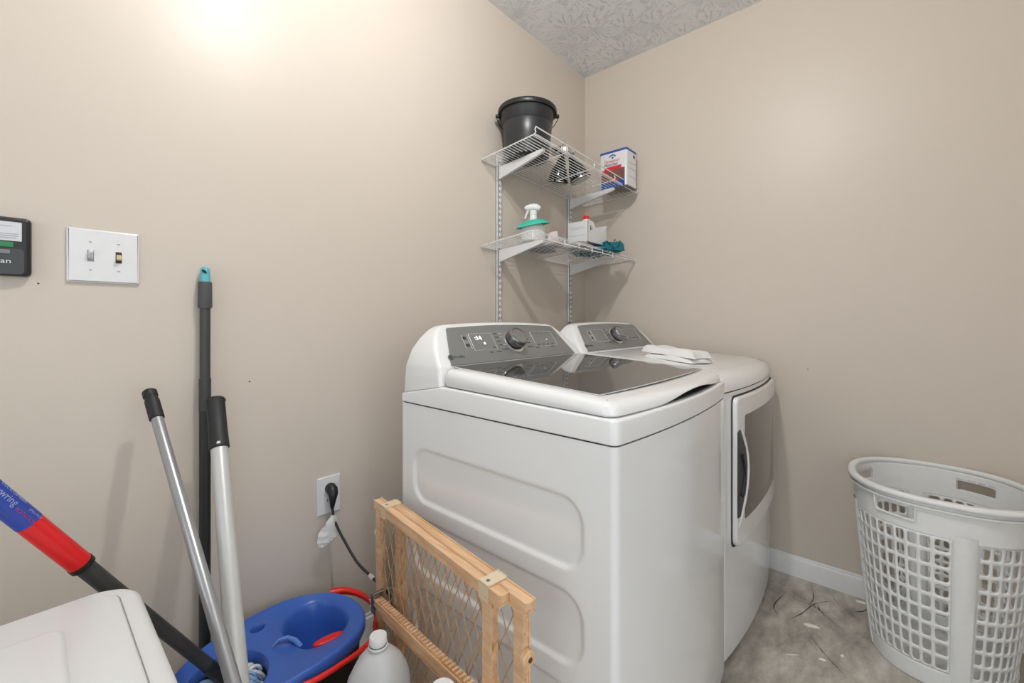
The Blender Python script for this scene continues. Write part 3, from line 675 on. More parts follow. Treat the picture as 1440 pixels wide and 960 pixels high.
cloth('grey_rag', 1.585, 1.170, 1.402, .15, .13, .040, .3, M_rag, rg, 8, zs=-.06); cloth('black_rag', 1.60, 1.235, 1.388, .17, .09, .028, .1, M_ragdark, rg, 9)
gy = tag(cloth('patterned_cloth', 1.688, 1.085, 1.396, .11, .13, .024, .1, mat('grey_pattern_cloth', '#9B958E', .9, bscale=90, var=.7), None, 11), 'folded grey patterned cloth under the white box on the lower shelf', 'cloth')
wbx = thing('white_carton', 'white open cardboard carton with cut out side on the lower shelf', 'box', (1.785, 1.09, 1.42))
bx0, bx1, by0, by1, bz0, bz1 = 1.700, 1.872, 1.035, 1.148, 1.421, 1.520
box('bottom_flap', (bx0, by0, bz0), (bx1, by1, bz0+.0015), M_paper, wbx); box('left_face', (bx0, by0, bz0), (bx0+.0015, by1, bz1), M_paper, wbx)
box('rear_face', (bx0, by1-.0015, bz0), (bx1, by1, bz1), M_paper, wbx); box('right_face', (bx1-.0015, by0, bz0), (bx1, by1, bz1), M_paper, wbx)
plate('cut_out_face', [(0, 0), (.172, 0), (.172, .092), (.150, .070), (.135, .062), (.075, .066), (.055, .092), (.045, .099), (0, .099)], (bx0, by0+.0015, bz0), (1, 0, 0), (0, 0, 1), .0015, M_paper, wbx)
bm = bmesh.new(); abox(bm, (bx0-.0006, 1.045, bz0+.064), (bx0, 1.125, bz0+.0655)); abox(bm, (bx0-.0006, 1.06, bz0+.072), (bx0, 1.135, bz0+.0735)); abox(bm, (bx0-.0006, 1.05, bz0+.034), (bx0, 1.135, bz0+.0352)); finish(bm, 'printed_lines', mat('pale_grey_print', '#9FA3A8', .6), wbx)
bm = bmesh.new(); abox(bm, (bx0+.020, by0-.0006, bz0+.055), (bx0+.026, by0, bz0+.078)); abox(bm, (bx0+.030, by0-.0006, bz0+.060), (bx0+.036, by0, bz0+.070)); finish(bm, 'dark_mark', M_ink, wbx)
rb = thing('small_bottle', 'small white bottle with red cap standing in the white carton', 'bottle', (1.745, 1.075, 1.424))
lathe('body', [(0, 0), (.022, 0), (.024, .003), (.024, .092), (.018, .108), (.012, .112), (0, .112)], (1.745, 1.072, 1.424), M_white, rb, 24); lathe('cap', [(0, .128), (.0125, .128), (.014, .126), (.014, .110), (0, .110)], (1.745, 1.072, 1.424), M_red, rb, 20)
# chenille mitt: short stubby strands
mt = thing('microfiber_mitt', 'teal chenille microfiber wash mitt squashed under the white carton', 'mitt', (1.84, 1.08, 1.39))
cloth('mitt_body', 1.845, 1.085, 1.390, .20, .175, .020, .15, M_mitt, mt, 21, zs=-.04); cloth('mitt_bulge', 1.885, 1.015, 1.398, .11, .07, .050, -.5, M_mitt, mt, 23)
bm = bmesh.new(); rnd = random.Random(4)
for k in range(260):
    if k < 190: x = rnd.uniform(1.75, 1.945); y = rnd.uniform(.995, 1.17); z = 1.391 if y < 1.1 else 1.386; d = Vector((rnd.uniform(-1, 1), rnd.uniform(-1, 1), -.25)).normalized()
    else: a = rnd.uniform(0, 6.28); x = 1.885+.05*math.cos(a); y = 1.012+.03*math.sin(a); z = rnd.uniform(1.402, 1.440); d = Vector((math.cos(a), math.sin(a), rnd.uniform(-.2, .9))).normalized()
    p = Vector((x, y, z)); atube(bm, [p, p+d*.007, p+d*.013+Vector((0, 0, -.002))], [.0035, .0036, .0018], 5)
stuff(finish(bm, 'chenille_strands', M_mitt, mt, 60))
# ---------------------------------------------------------------- things on the back wall, left
sw = thing('switch_plate', 'white two gang light switch plate on the back wall', 'light switch', (.111, YW, 1.2))
FU, FV = Vector((1, 0, 0)), Vector((0, 0, 1))   # front of back wall faces -y
def wplate(name, u0, v0, u1, v1, th, m, parent, r=.003, y=YW, cr=.002): return plate(name, rrect(u0, v0, u1, v1, cr, 3), (0, y, 0), FU, FV, th, m, parent, r)
wplate('plate', .052, 1.141, .170, 1.258, .0065, M_plate, sw, .004)
for x, up in ((.089, True), (.134, False)):
    y = YW-.0066
    for dz in (-.030, .030): lathe('screw', [(0, .0012), (.0025, .0009), (.003, 0)], (x, y, 1.2+dz), M_plate, sw, 12, axis=(0, -1, 0)); box('screw_slot', (x-.0022, y-.0014, 1.2+dz-.0004), (x+.0022, y-.001, 1.2+dz+.0004), M_grey, sw)
    m_ = M_plate if up else M_ivory
    bm = bmesh.new()
    abox(bm, (x-.0052, y-.0004, 1.2-.0125), (x+.0052, y+.002, 1.2+.0125)); finish(bm, 'toggle_slot', M_slot if not up else mat('grey_slot', '#8A8C8E', .5), sw)
    bm = bmesh.new(); s = 1 if up else -.25
    A = [(x-.0042, y, 1.2-.007), (x+.0042, y, 1.2-.007), (x+.0042, y, 1.2+.007), (x-.0042, y, 1.2+.007)]; B = [(x-.0034, y-.013, 1.2-.003+.009*s), (x+.0034, y-.013, 1.2-.003+.009*s), (x+.0034, y-.012, 1.2+.005+.009*s), (x-.0034, y-.012, 1.2+.005+.009*s)]
    A = [bm.verts.new(q) for q in A]; B = [bm.verts.new(q) for q in B]; bm.faces.new(A); bm.faces.new(B)
    for k in range(4): bm.faces.new((A[k], A[(k+1) % 4], B[(k+1) % 4], B[k]))
    bmesh.ops.bevel(bm, geom=list(bm.edges), offset=.001, segments=2, affect='EDGES'); finish(bm, 'toggle', m_, sw)
dv = thing('wall_monitor', 'black wall monitor with white label and green readout at the left edge', 'wall control', (-.06, YW, 1.2))
wplate('case', -.125, 1.147, .004, 1.262, .020, M_black, dv, .007, cr=.008)
wplate('white_label', -.112, 1.215, -.009, 1.252, .0006, mat('white_label_print', '#D2D4D9', .4), dv, 0, YW-.0201, .001)
bm = bmesh.new()
for a, b, w in ((-.10, 1.243, .078), (-.10, 1.236, .056), (-.038, 1.228, .024), (-.038, 1.224, .024), (-.038, 1.220, .022)): abox(bm, (a, YW-.0211, b), (a+w, YW-.0206, b+.0012))
finish(bm, 'label_print', mat('grey_label_print', '#9C9EA4', .5), dv)
lathe('amber_lamp', [(0, .0045), (.004, .003), (.0055, 0)], (-.048, YW-.0206, 1.2255), mat('amber_led', '#F0A030', .4, emit=('#F59A20', 1.6)), dv, 16, axis=(0, -1, 0))
wplate('readout', -.10, 1.203, -.020, 1.213, .0006, mat('green_readout', '#0E6B33', .3, emit=('#10803A', .25)), dv, 0, YW-.0201, .001)
wplate('lower_panel', -.116, 1.150, -.006, 1.200, .0010, mat('charcoal_panel', '#3A3D3E', .4), dv, 0, YW-.0201, .006)
wplate('button', -.070, 1.189, -.024, 1.197, .0016, mat('grey_button', '#777A7C', .4), dv, .0005, YW-.0211, .001)
text('dial_lettering', 'Guardian', .0135, (-.080, YW-.0213, 1.171), FU, FV, mat('white_print', '#E2E4E6', .4), dv, sx=1.15)
ou = thing('wall_outlet', 'white duplex wall outlet left of the washer', 'outlet', (.616, YW, .519))
wplate('plate', .580, .461, .653, .577, .0055, M_plate, ou, .003)
for z in (.540, .499):
    lathe('socket_face', [(0, .0012), (.0155, .0012), (.0165, 0)], (.6165, YW-.0056, z), M_plate, ou, 24, axis=(0, -1, 0))
    for dx in (-.006, .006): box('socket_slot', (.6165+dx-.001, YW-.0072, z), (.6165+dx+.001, YW-.0066, z+.008), M_slot, ou)
lathe('cover_screw', [(0, .001), (.003, 0)], (.6165, YW-.0055, .519), M_steel, ou, 10, axis=(0, -1, 0))
pc = thing('power_cord', 'black power cord plugged into the outlet and running behind the wooden gate', 'cord', (.62, 1.28, .54))
bm = bmesh.new(); atube(bm, [(.6165, YW-.0075, .541), (.6165, YW-.016, .542), (.6165, YW-.026, .539), (.615, YW-.034, .530), (.613, YW-.036, .515), (.612, YW-.035, .498), (.612, YW-.034, .488)], [.0155, .0165, .0165, .0145, .0105, .0075, .0055], 14); finish(bm, 'plug', M_black, pc, 60)
tube('cable', smoothpath([(.612, 1.271, .490), (.613, 1.262, .46), (.618, 1.245, .43), (.625, 1.215, .397), (.636, 1.165, .352), (.650, 1.11, .325), (.670, 1.05, .29), (.690, 1.06, .24), (.74, 1.10, .20), (.85, 1.14, .18)], 6), .0038, M_cable, pc, 10)
tube('cable_clip', [(.6475, 1.118, .329), (.6515, 1.104, .322)], .0062, M_white, pc, 10)
bm = bmesh.new(); g = [[(.606, 1.262, .470), (.612, 1.259, .470), (.617, 1.257, .468)], [(.586, 1.262, .448), (.603, 1.250, .446), (.621, 1.256, .444)], [(.568, 1.265, .428), (.597, 1.254, .424), (.626, 1.250, .424)], [(.562, 1.262, .404), (.588, 1.252, .402), (.612, 1.252, .406)], [(.568, 1.262, .386), (.577, 1.256, .386), (.586, 1.255, .390)]]
vv = [[bm.verts.new(Vector(p)) for p in r_] for r_ in g]
for A, B in zip(vv, vv[1:]):
    for k in range(2): bm.faces.new((A[k], A[k+1], B[k+1], B[k]))
bmesh.ops.subdivide_edges(bm, edges=list(bm.edges), cuts=3, use_grid_fill=True)
rnd = random.Random(2)
for v in bm.verts: v.co.y += rnd.uniform(-.003, .003)
o = finish(bm, 'plastic_tag', M_bag, pc, 60)
# ---------------------------------------------------------------- leaning poles
def pole(root, name, a, b, r, m, n=16, parts=()):
    return tube(name, [a, b], r, m, root, n)
p1 = thing('broom_pole', 'dark grey broom pole with teal hanging tip leaning on the back wall', 'broom', (.288, 1.25, 0))
T = Vector((.2935, 1.288, 1.194)); B_ = Vector((.288, 1.268, .045)); dv_ = (B_-T).normalized()
def at(L): return T+dv_*L
bm = bmesh.new(); alathe(bm, [(0, 0), (.006, .001), (.0095, .006), (.0105, .016), (.0115, .040), (0, .040)], T, 20, axis=dv_); finish(bm, 'hanging_tip', M_teal, p1, 50)
lathe('tip_hole', [(0, .0005), (.0035, .0005), (.0035, -.001)], at(.013)+Vector((-.004, -.0100, 0)), M_dark, p1, 12, axis=(-.3, -1, .1), ey=1.9)
lathe('grip', [(0, .038), (.0135, .038), (.0145, .042), (.0150, .098), (.0140, .104), (0, .104)], T, mat('grey_rubber_grip', '#4A4B4C', .6, bump=.5, bscale=300), p1, 24, axis=dv_)
tube('upper_tube', [at(.10), at(.345)], .0112, M_grey, p1, 18); tube('joint_sleeve', [at(.28), at(.36)], .0128, M_grey, p1, 18); tube('lower_tube', [at(.34), at(1.12)], .0122, mat('near_black_tube', '#1F2123', .4), p1, 18)
slab('broom_head', rrect(.16, 1.225, .42, 1.287, .01), .055, .012, M_grey, p1, r=.006)
bm = bmesh.new()
for k in range(26): abox(bm, (.17+k*.0094, 1.235, 0), (.175+k*.0094, 1.280, .014))
stuff(finish(bm, 'bristles', M_black, p1))
p2 = thing('silver_pole', 'slim brushed silver pole with black cap, leftmost of the three leaning poles', 'pole', (.265, .343, 0))
T = Vector((.1775, 1.235, .902)); B_ = Vector((.265, .343, .0)); ax = (B_-T).normalized()
k_ = (Vector((.221, .807, .471))-T).normalized(); ax = k_; B_ = T+ax*((T.z-.012)/-ax.z)
tube('tube', [T+ax*.06, B_], .0108, M_alu, p2, 20)
lathe('cap', [(0, 0), (.011, 0), (.0135, .003), (.0135, .016), (.0118, .018), (.0118, .026), (.0135, .028), (.0135, .076), (.011, .078)], T, M_blackdull, p2, 24, axis=ax)
p2.location = (B_.x, B_.y, 0)
for c in p2.children:
    for v in c.data.vertices: v.co += Vector((.265, .343, 0))-Vector((B_.x, B_.y, 0))
lathe('end_cap', [(0, 0), (.013, 0), (.013, .03), (0, .03)], B_+Vector((0, 0, -.008)), M_black, p2, 16, axis=-ax)
p3 = thing('extension_pole', 'thick satin silver extension pole with long black grip leaning rightmost', 'pole', (.192, .505, 0))
T = Vector((.290, 1.184, .873)); ax = (Vector((.240, .845, .437))-T).normalized(); B_ = T+ax*((T.z-.012)/-ax.z); p3.location = (B_.x, B_.y, 0)
tube('tube', [T+ax*.10, B_], .0165, M_alulight, p3, 24)
lathe('grip', [(0, .004), (.0135, .002), (.019, 0), (.0205, .004), (.0185, .008), (.0185, .075), (.0195, .122), (.0172, .125)], T, M_blackdull, p3, 28, axis=ax)
tv = T+ax*.112+Vector((-.25, -.80, .35)).normalized()*.0188
lathe('grip_screw', [(0, .002), (.0035, .0015), (.004, 0)], tv, M_silver, p3, 12, axis=(-.25, -.8, .35))
tv = T+ax*.006+Vector((-.1, -.80, .6)).normalized()*.017
lathe('end_cap', [(0, 0), (.018, 0), (.018, .03), (0, .03)], B_+Vector((0, 0, -.008)), M_black, p3, 16, axis=-ax)
# ---------------------------------------------------------------- spin mop: handle, head, bucket
mp = thing('spin_mop', 'mop with grey pole and red and blue labelled grip slanting into the blue bucket', 'mop', (.285, 1.10, .16))
Hb = Vector((.2825, 1.108, .272)); Ht = Vector((-.03, 1.01, .79)); ax = (Ht-Hb).normalized(); Lh = (Ht-Hb).length
def hp(L): return Hb+ax*L
def lat(p): # length along handle nearest
    return (Vector(p)-Hb).dot(ax)
tube('socket', [hp(-.06), hp(.0), hp(.06)], [.017, .0155, .012], M_black, mp, 18)
tube('lower_tube', [hp(.05), hp(Lh*.50)], .0122, M_grey, mp, 18)
tube('red_collar', [hp(Lh*.50), hp(Lh*.53)], .0150, M_red, mp, 18)
tube('mid_tube', [hp(Lh*.53), hp(Lh*.715)], .0135, M_grey, mp, 18)
tube('grip_end', [hp(Lh*.705), hp(Lh*.72)], .0175, M_black, mp, 20)
tube('red_sleeve', [hp(Lh*.72), hp(Lh*.905)], .0165, M_red, mp, 24)
tube('label_sleeve', [hp(Lh*.905), hp(Lh*1.18)], .0168, M_labelblue, mp, 24)
tube('upper_tube', [hp(Lh*1.18), hp(Lh*1.40)], .0130, M_grey, mp, 18)
# lettering wrapped along the sleeve, on the side that faces the room
Wn = Vector((.35, -.85, .45)); Wn = (Wn-ax*Wn.dot(ax)).normalized(); Ud = -ax; Vd = Wn.cross(Ud)
M_wp = mat('white_print2', '#CDD6EE', .4)
def sleeve_text(s, size, L, ang, m, sx=1.0):
    o = text('sleeve_lettering', s, size, (0, 0, 0), (1, 0, 0), (0, 1, 0), m, None, sx=sx)
    off = wloc(mp)
    for v in o.data.vertices:
        a = math.radians(ang)+v.co.y/.0170; u = v.co.x
        v.co = hp(Lh*L)+Ud*u+(Wn*math.cos(a)+Vd*math.sin(a))*.0171-off
    o.parent = mp
sleeve_text('MICROFIBER', .0080, 1.035, 30, M_wp, 1.1); sleeve_text('easywring', .0135, 1.06, -12, M_wp); sleeve_text('rotation system', .0062, 1.02, -62, mat('dim_print', '#7F8BC0', .5)); sleeve_text('SPIN MOP', .0058, .942, 14, M_wp); sleeve_text('ROTATION', .0068, .965, -20, M_labelpink, 1.1)
# mop yarn head
rnd = random.Random(9)
for nm, m_, cnt in (('white_yarn', M_mop1, 150), ('blue_yarn', M_mop2, 90)):
    bm = bmesh.new()
    for k in range(cnt):
        a = rnd.uniform(0, 6.28); r0 = rnd.uniform(.01, .03); r1 = rnd.uniform(.04, .072); c = Vector((.288, 1.082, 0))
        p0 = c+Vector((math.cos(a)*r0, math.sin(a)*r0, .248)); p1_ = c+Vector((math.cos(a+.2)*(r0+r1)/2, math.sin(a+.2)*(r0+r1)/2, .262+rnd.uniform(-.012, .012))); p2_ = c+Vector((math.cos(a+.3)*r1, math.sin(a+.3)*r1, .235+rnd.uniform(-.02, .02))); p3_ = c+Vector((math.cos(a+.5)*r1*.95, math.sin(a+.5)*r1*.95, .19))
        atube(bm, smoothpath([p0, p1_, p2_, p3_], 3), .0042, 5)
    stuff(finish(bm, nm, m_, mp, 60))
mb = thing('mop_bucket', 'blue and black mop bucket with red handle against the back wall', 'mop bucket', (.42, 1.07, 0))
OB = [(.202, 1.171), (.238, 1.208), (.303, 1.242), (.385, 1.262), (.472, 1.264), (.537, 1.236), (.581, 1.194), (.602, 1.132), (.603, 1.076), (.585, 1.029), (.556, 1.0), (.527, .985), (.480, .974), (.427, .970), (.371, .970), (.310, .974), (.245, .99), (.200, 1.03), (.182, 1.08), (.184, 1.13)]
OB = [(p.x, p.y) for p in smoothpath([(x, y, 0) for x, y in OB+[OB[0]]], 4)[:-1]]; OB.reverse()   # CCW
A_ = sum(OB[i-1][0]*OB[i][1]-OB[i][0]*OB[i-1][1] for i in range(len(OB)))
if A_ < 0: OB.reverse()
ZR = .280
def ell(cx, cy, a, b, rot, n=32): return [(cx+a*math.cos(t)*math.cos(rot)-b*math.sin(t)*math.sin(rot), cy+a*math.cos(t)*math.sin(rot)+b*math.sin(t)*math.cos(rot)) for t in [2*math.pi*k/n for k in range(n)]]
BH = [(.418, 1.151), (.440, 1.192), (.470, 1.213), (.519, 1.218), (.556, 1.196), (.576, 1.150), (.575, 1.092), (.556, 1.055), (.528, 1.034), (.484, 1.027), (.455, 1.032), (.432, 1.05), (.419, 1.09)]
BH = [(p.x, p.y) for p in smoothpath([(x, y, 0) for x, y in BH+[BH[0]]], 4)[:-1]]
MH = ell(.288, 1.082, .078, .086, 0); SH = ell(.384, 1.199, .019, .016, .3, 20)
bm = bmesh.new()
def ring(P, z): return [bm.verts.new((x, y, z)) for x, y in P]
def join(A, B):
    n = len(A)
    for k in range(n): bm.faces.new((A[k], A[(k+1) % n], B[(k+1) % n], B[k]))
rt = ring(inset(OB, .006), ZR); edges = []
def loop_edges(R_): return [bm.edges.new((R_[k], R_[(k+1) % len(R_)])) for k in range(len(R_))]
hb = ring(BH, ZR-.006); hm = ring(MH, ZR-.003); hs = ring(SH, ZR)
inn = ring(inset(OB, .013), ZR-.003)
for R_ in (inn, hb, hm, hs): edges += loop_edges(R_)
bmesh.ops.triangle_fill(bm, edges=edges, use_beauty=True)
join(inn, rt)
prev = rt
for d, z in ((.003, ZR-.001), (.0005, ZR-.005), (0, ZR-.012), (.0, ZR-.022), (.004, ZR-.024), (.006, ZR-.036), (.014, ZR-.036)):
    q = ring(inset(OB, d), z); join(prev, q); prev = q
def cinset(P, d):
    A = sum(P[i-1][0]*P[i][1]-P[i][0]*P[i-1][1] for i in range(len(P))); return inset(P, d if A > 0 else -d)
prev = hb
for d, z in ((.006, ZR-.010), (.012, ZR-.020), (.020, ZR-.06), (.032, ZR-.12), (.045, ZR-.14)):
    q = ring(cinset(BH, d), z); join(prev, q); prev = q
bm.faces.new(prev)
prev = hm
for d, z in ((.002, ZR-.008), (.003, ZR-.03)): q = ring(cinset(MH, d), z); join(prev, q); prev = q
prev = hs
for d, z in ((.002, ZR-.003), (.004, ZR-.02)): q = ring(cinset(SH, d), z); join(prev, q); prev = q
finish(bm, 'blue_tray', M_blue, mb, 40)
# black wringer basket floor and outer tub
bm = bmesh.new(); rs = [(.013, .245), (.018, .16), (.03, .05), (.045, .006)]
R_ = [ring(inset(OB, d), z) for d, z in rs]
for A, B in zip(R_, R_[1:]): join(A, B)
bm.faces.new(R_[-1]); top_ = ring(inset(OB, .017), .245); join(R_[0], top_); bot = ring(inset(OB, .049), .010); join(top_, bot); bm.faces.new(list(reversed(bot)))
finish(bm, 'black_tub', M_black, mb, 40)
lathe('wringer_basket', [(.076, .255), (.078, .255), (.074, .17), (.06, .16), (0, .16), (0, .164), (.058, .164), (.071, .175), (.074, .252)], (.288, 1.082, 0), M_dark, mb, 32, ey=1.08)
lathe('wringer_ring', [(.050, .232), (.074, .236), (.074, .230), (.050, .228)], (.288, 1.082, 0), M_grey, mb, 32, ey=1.06)
slab('red_valve', ell(.490, 1.038, .036, .012, -.15, 24), ZR-.004, ZR-.016, M_red, mb, r=.003)
tube('pour_spout', [(.385, 1.105, ZR-.001), (.400, 1.108, ZR+.005), (.418, 1.100, ZR+.006), (.430, 1.085, ZR), (.438, 1.070, ZR-.012)], [.002, .0035, .005, .006, .005], M_lblue, mb, 10)
hd = smoothpath([(.585, 1.225, .262), (.617, 1.205, .262), (.640, 1.160, .260), (.645, 1.105, .257), (.634, 1.060, .250), (.612, 1.028, .245), (.590, .992, .250), (.540, .965, .255), (.480, .957, .258), (.432, .955, .260), (.400, .958, .262), (.385, .968, .256)], 5)
nh = len(hd); tube('red_bail_handle', hd, [.011-.005*min(1, k/(nh*.3)) if k < nh*.3 else .0062 for k in range(nh)], M_redhandle, mb, 12, sx=1.0)
# ---------------------------------------------------------------- jug and white tub between bucket and gate
jg = thing('plastic_jug', 'translucent gallon water jug with white cap in front of the mop bucket', 'jug', (.563, .840, 0))
cj = (.566, .934, 0)
cj = (.499, .826, 0); jg.location = cj
bm = bmesh.new(); prof = [(0, .002), (.060, .0), (.070, .006), (.075, .02), (.0755, .15), (.074, .180), (.067, .208), (.052, .236), (.034, .256), (.021, .266), (.0175, .270), (.0175, .282), (0, .282)]
prof = [(r*.885, .381-(.297-z)*.885 if z > .1 else z) for r, z in prof]
alathe(bm, prof, cj, 40)
for v in bm.verts:   # slightly square plan with soft corners
    d = Vector((v.co.x-cj[0], v.co.y-cj[1])); r = d.length
    if v.co.z < .33 and r > .027:
        a = math.atan2(d.y, d.x); k = 1+.05*math.cos(4*(a+.25)); v.co.x = cj[0]+d.x*k; v.co.y = cj[1]+d.y*k
finish(bm, 'body', M_jug, jg, 60)
lathe('cap', [(0, .381), (.0168, .381), (.0181, .379), (.0190, .366), (.0181, .365)], cj, M_white, jg, 30); lathe('neck_ring', [(.019, .362), (.0204, .361), (.0204, .358), (.016, .357)], cj, M_white, jg, 30)
bm = bmesh.new(); L = []
for k in range(9):
    a = math.radians(-100+k*5); L.append([bm.verts.new((cj[0]+math.cos(a)*r_, cj[1]+math.sin(a)*r_, z)) for r_, z in ((.0705, .15), (.0705, .258), (.0690, .268))])
for A, B in zip(L, L[1:]):
    for k in range(2): bm.faces.new((A[k], A[k+1], B[k+1], B[k]))
finish(bm, 'blue_label', M_labelblue, jg)
tb = thing('white_bottle', 'slender white plastic bottle beside the jug at the bottom edge', 'bottle', (.491, .600, 0))
ct = (.491, .600, 0)
lathe('body', [(0, 0), (.027, 0), (.030, .004), (.030, .35), (.022, .370), (0, .370)], ct, M_white, tb, 32); lathe('cap', [(0, .402), (.021, .402), (.0235, .399), (.0235, .372), (.021, .370)], ct, M_white, tb, 32)
# ---------------------------------------------------------------- wooden gate
gd = Vector((-.130, -.9915, 0)); gn = Vector((-.9915, .130, 0)); G0 = Vector((.636, 1.034, 0))
gt = thing('safety_gate', 'folded wooden safety gate with diamond netting standing beside the washer', 'gate', (.60, .76, 0))
def gp(t_, z, off=0): return G0+gd*t_+gn*off+Vector((0, 0, z))
def gbar(name, t0, t1, z0, z1, o0, o1, m=M_wood, bev=.0025, parent=gt, z0b=None, z1b=None):
    bm = bmesh.new(); vs = abox(bm, (0, 0, 0), (1, 1, 1))
    for v in bm.verts:
        tt = t0+(t1-t0)*v.co.x; zz = (z0+(z1-z0)*v.co.z) if z0b is None else ((z0+(z0b-z0)*v.co.x) if v.co.z < .5 else (z1+(z1b-z1)*v.co.x))
        v.co = gp(tt, zz, o0+(o1-o0)*v.co.y)
    if bev: bmesh.ops.bevel(bm, geom=list(bm.edges), offset=bev, segments=2, affect='EDGES')
    return finish(bm, name, m, parent)
TZ = .574
# front frame (nearer the room) and rear frame (nearer the washer)
gbar('top_rail', -.004, .528, TZ-.018, TZ, .000, .019); gbar('top_rail', .028, .572, TZ-.018, TZ, -.021, -.0015)
for t0 in (.004, .478): gbar('post', t0, t0+.020, .012, TZ-.021, .001, .018)
for t0 in (.078, .542): gbar('post', t0, t0+.020, .012, TZ-.021, -.020, -.003)
gbar('bottom_rail', -.004, .528, .0, .022, .000, .019); gbar('bottom_rail', .028, .572, .0, .022, -.021, -.0015)
gbar('notched_bar', .020, .50, .322, .333, .022, .038, z0b=.368, z1b=.379); gbar('lower_bar', .006, .50, .302, .316, .019, .034, z0b=.346, z1b=.360)
for k in range(34):
    t0 = .062+k*.0125; zz = .334+(t0-.02)/.48*.046
    bm = bmesh.new(); vs = [bm.verts.new(gp(t0+a, zz+b, o)) for o in (.023, .037) for a, b in ((0, -.001), (.0082, -.001), (.0070, .0075), (.0012, .0065))]
    for f in ((0, 1, 2, 3), (7, 6, 5, 4), (0, 4, 5, 1), (1, 5, 6, 2), (2, 6, 7, 3), (3, 7, 4, 0)): bm.faces.new([vs[i] for i in f])
    finish(bm, 'notch', M_wood, gt)
# plastic clips and hardware
def clip(t0):
    c = gbar('plastic_clip', t0, t0+.026, TZ-.004, TZ+.004, -.023, .021, M_clip, .0015); gbar('plastic_clip', t0, t0+.026, TZ-.026, TZ, .019, .0215, M_clip, .001)
    lathe('clip_screw', [(0, .0008), (.0035, .0006), (.004, 0)], gp(t0+.013, TZ+.0041, .010), M_steel, c, 12)
clip(.040); clip(.470)
gbar('metal_latch', .026, .040, .300, .345, .017, .041, M_steel, .001)
tube('latch_rod', [gp(.033, .346, .036), gp(.040, .350, .0), gp(.05, .350, -.02)], .0014, M_steel, gt, 6)
lathe('rubber_bumper', [(0, .012), (.004, .012), (.005, .010), (.013, .010), (.0145, .008), (.0145, 0), (0, 0)], gp(.563, .474, -.011), M_wood, gt, 24, axis=gd)
lathe('bumper_hole', [(0, .0125), (.0045, .0125), (.0045, .0105)], gp(.563, .474, -.011), mat('dark_brown_hole', '#5E3A1E', .6), gt, 16, axis=gd)
lathe('rubber_bumper', [(0, .010), (.009, .010), (.011, .008), (.011, 0), (0, 0)], gp(.004, .487, .009), M_clip, gt, 20, axis=-gd)
# diamond netting: two layers, one per frame
def net(t0, t1, off, pitch=.031, slope=2.1):
    bm = bmesh.new(); za, zb_ = .020, TZ-.020; H_ = zb_-za; run = H_/slope
    for sgn in (1, -1):
        k = int(-run/pitch)-1
        while t0+k*pitch < t1+run:
            ts = t0+k*pitch; pts = []
            for j in range(41):
                z = za+H_*j/40; tt = (ts+(z-za)/slope) if sgn > 0 else (ts+run-(z-za)/slope)
                if t0 <= tt <= t1: pts.append(gp(tt, z, off+sgn*.0012+.0008*math.sin(j*1.7+k)))
            if len(pts) >= 2: atube(bm, pts, .0014, 4)
            k += 1
    return stuff(finish(bm, 'diamond_netting', M_cord, gt, 60))
net(.0, .520, .0095, .040, 2.0); net(.036, .566, -.0115, .040, 2.0)
# ---------------------------------------------------------------- laundry basket
lb = thing('laundry_basket', 'tall white perforated plastic laundry basket on the concrete floor by the right wall', 'laundry basket', (1.885, -.115, 0))
def bsurf(deg, z, d=0):
    a = math.radians(deg); q = z/.56; A = .158+(.213-.158)*q**.85-d; Bq = .156+(.209-.156)*q**.85-d
    e = 2/2.35; ca, sa = math.cos(a), math.sin(a)
    return Vector((1.885+A*math.copysign(abs(ca)**e, ca), -.115+Bq*math.copysign(abs(sa)**e, sa), z))
# superellipse angle parameter; columns
cols = []; start = 107.0
for s_ in range(4):
    a0 = start+90*s_-14+0; cols.append((a0, a0+14, 'post', s_, 0))
    for c_ in range(10): cols.append((a0+14+c_*7.6, a0+14+(c_+1)*7.6, 'cell', s_, c_))
rows = [(0.0, .022, 's'), (.022, .062, 's')]+[(.062+k*.0435, .062+(k+1)*.0435, 'h') for k in range(9)]+[(.4535, .468, 's'), (.468, .483, 's'), (.483, .520, 'top'), (.520, .545, 's')]
bm = bmesh.new()
FR = [-1, -.45, .45, 1]
def outer_pts(nx=3):
    P = []; X = [-1+2*i/nx for i in range(nx+1)] if nx > 3 else FR
    for x in X[:-1]: P.append((x, -1))
    for y in FR[:-1]: P.append((1, y))
    for x in reversed(X[1:]): P.append((x, 1))
    for y in reversed(FR[1:]): P.append((-1, y))
    return P
def cellgeo(a0, a1, z0, z1, hole, hu=.70, hv=.76, nx=3, off=0):
    f = lambda u, v: bsurf((a0+a1)/2+(a1-a0)/2*u, (z0+z1)/2+(z1-z0)/2*v, off)
    if not hole:
        X = FR
        V_ = [[bm.verts.new(f(u, v)) for u in X] for v in FR]
        for j in range(3):
            for i in range(3): bm.faces.new((V_[j][i], V_[j][i+1], V_[j+1][i+1], V_[j+1][i]))
        return
    P = outer_pts(nx); O_ = [bm.verts.new(f(u, v)) for u, v in P]; I = []
    for u, v in P:
        if nx > 3: k = 1.0; uu, vv_ = u*hu, v*hv; uu = max(-hu, min(hu, uu)); I.append(bm.verts.new(f(uu*(.985 if abs(v) == 1 and abs(u) == 1 else 1), vv_*(.8 if abs(u) == 1 and abs(v) == 1 else 1)))); continue
        if abs(u) == 1 and abs(v) == 1: k = (.84, .86)
        elif abs(u) == 1: k = (1, 1.25)
        else: k = (1.15, 1)
        I.append(bm.verts.new(f(u*hu*k[0], v*hv*k[1])))
    n = len(P)
    for k in range(n): bm.faces.new((O_[k], O_[(k+1) % n], I[(k+1) % n], I[k]))
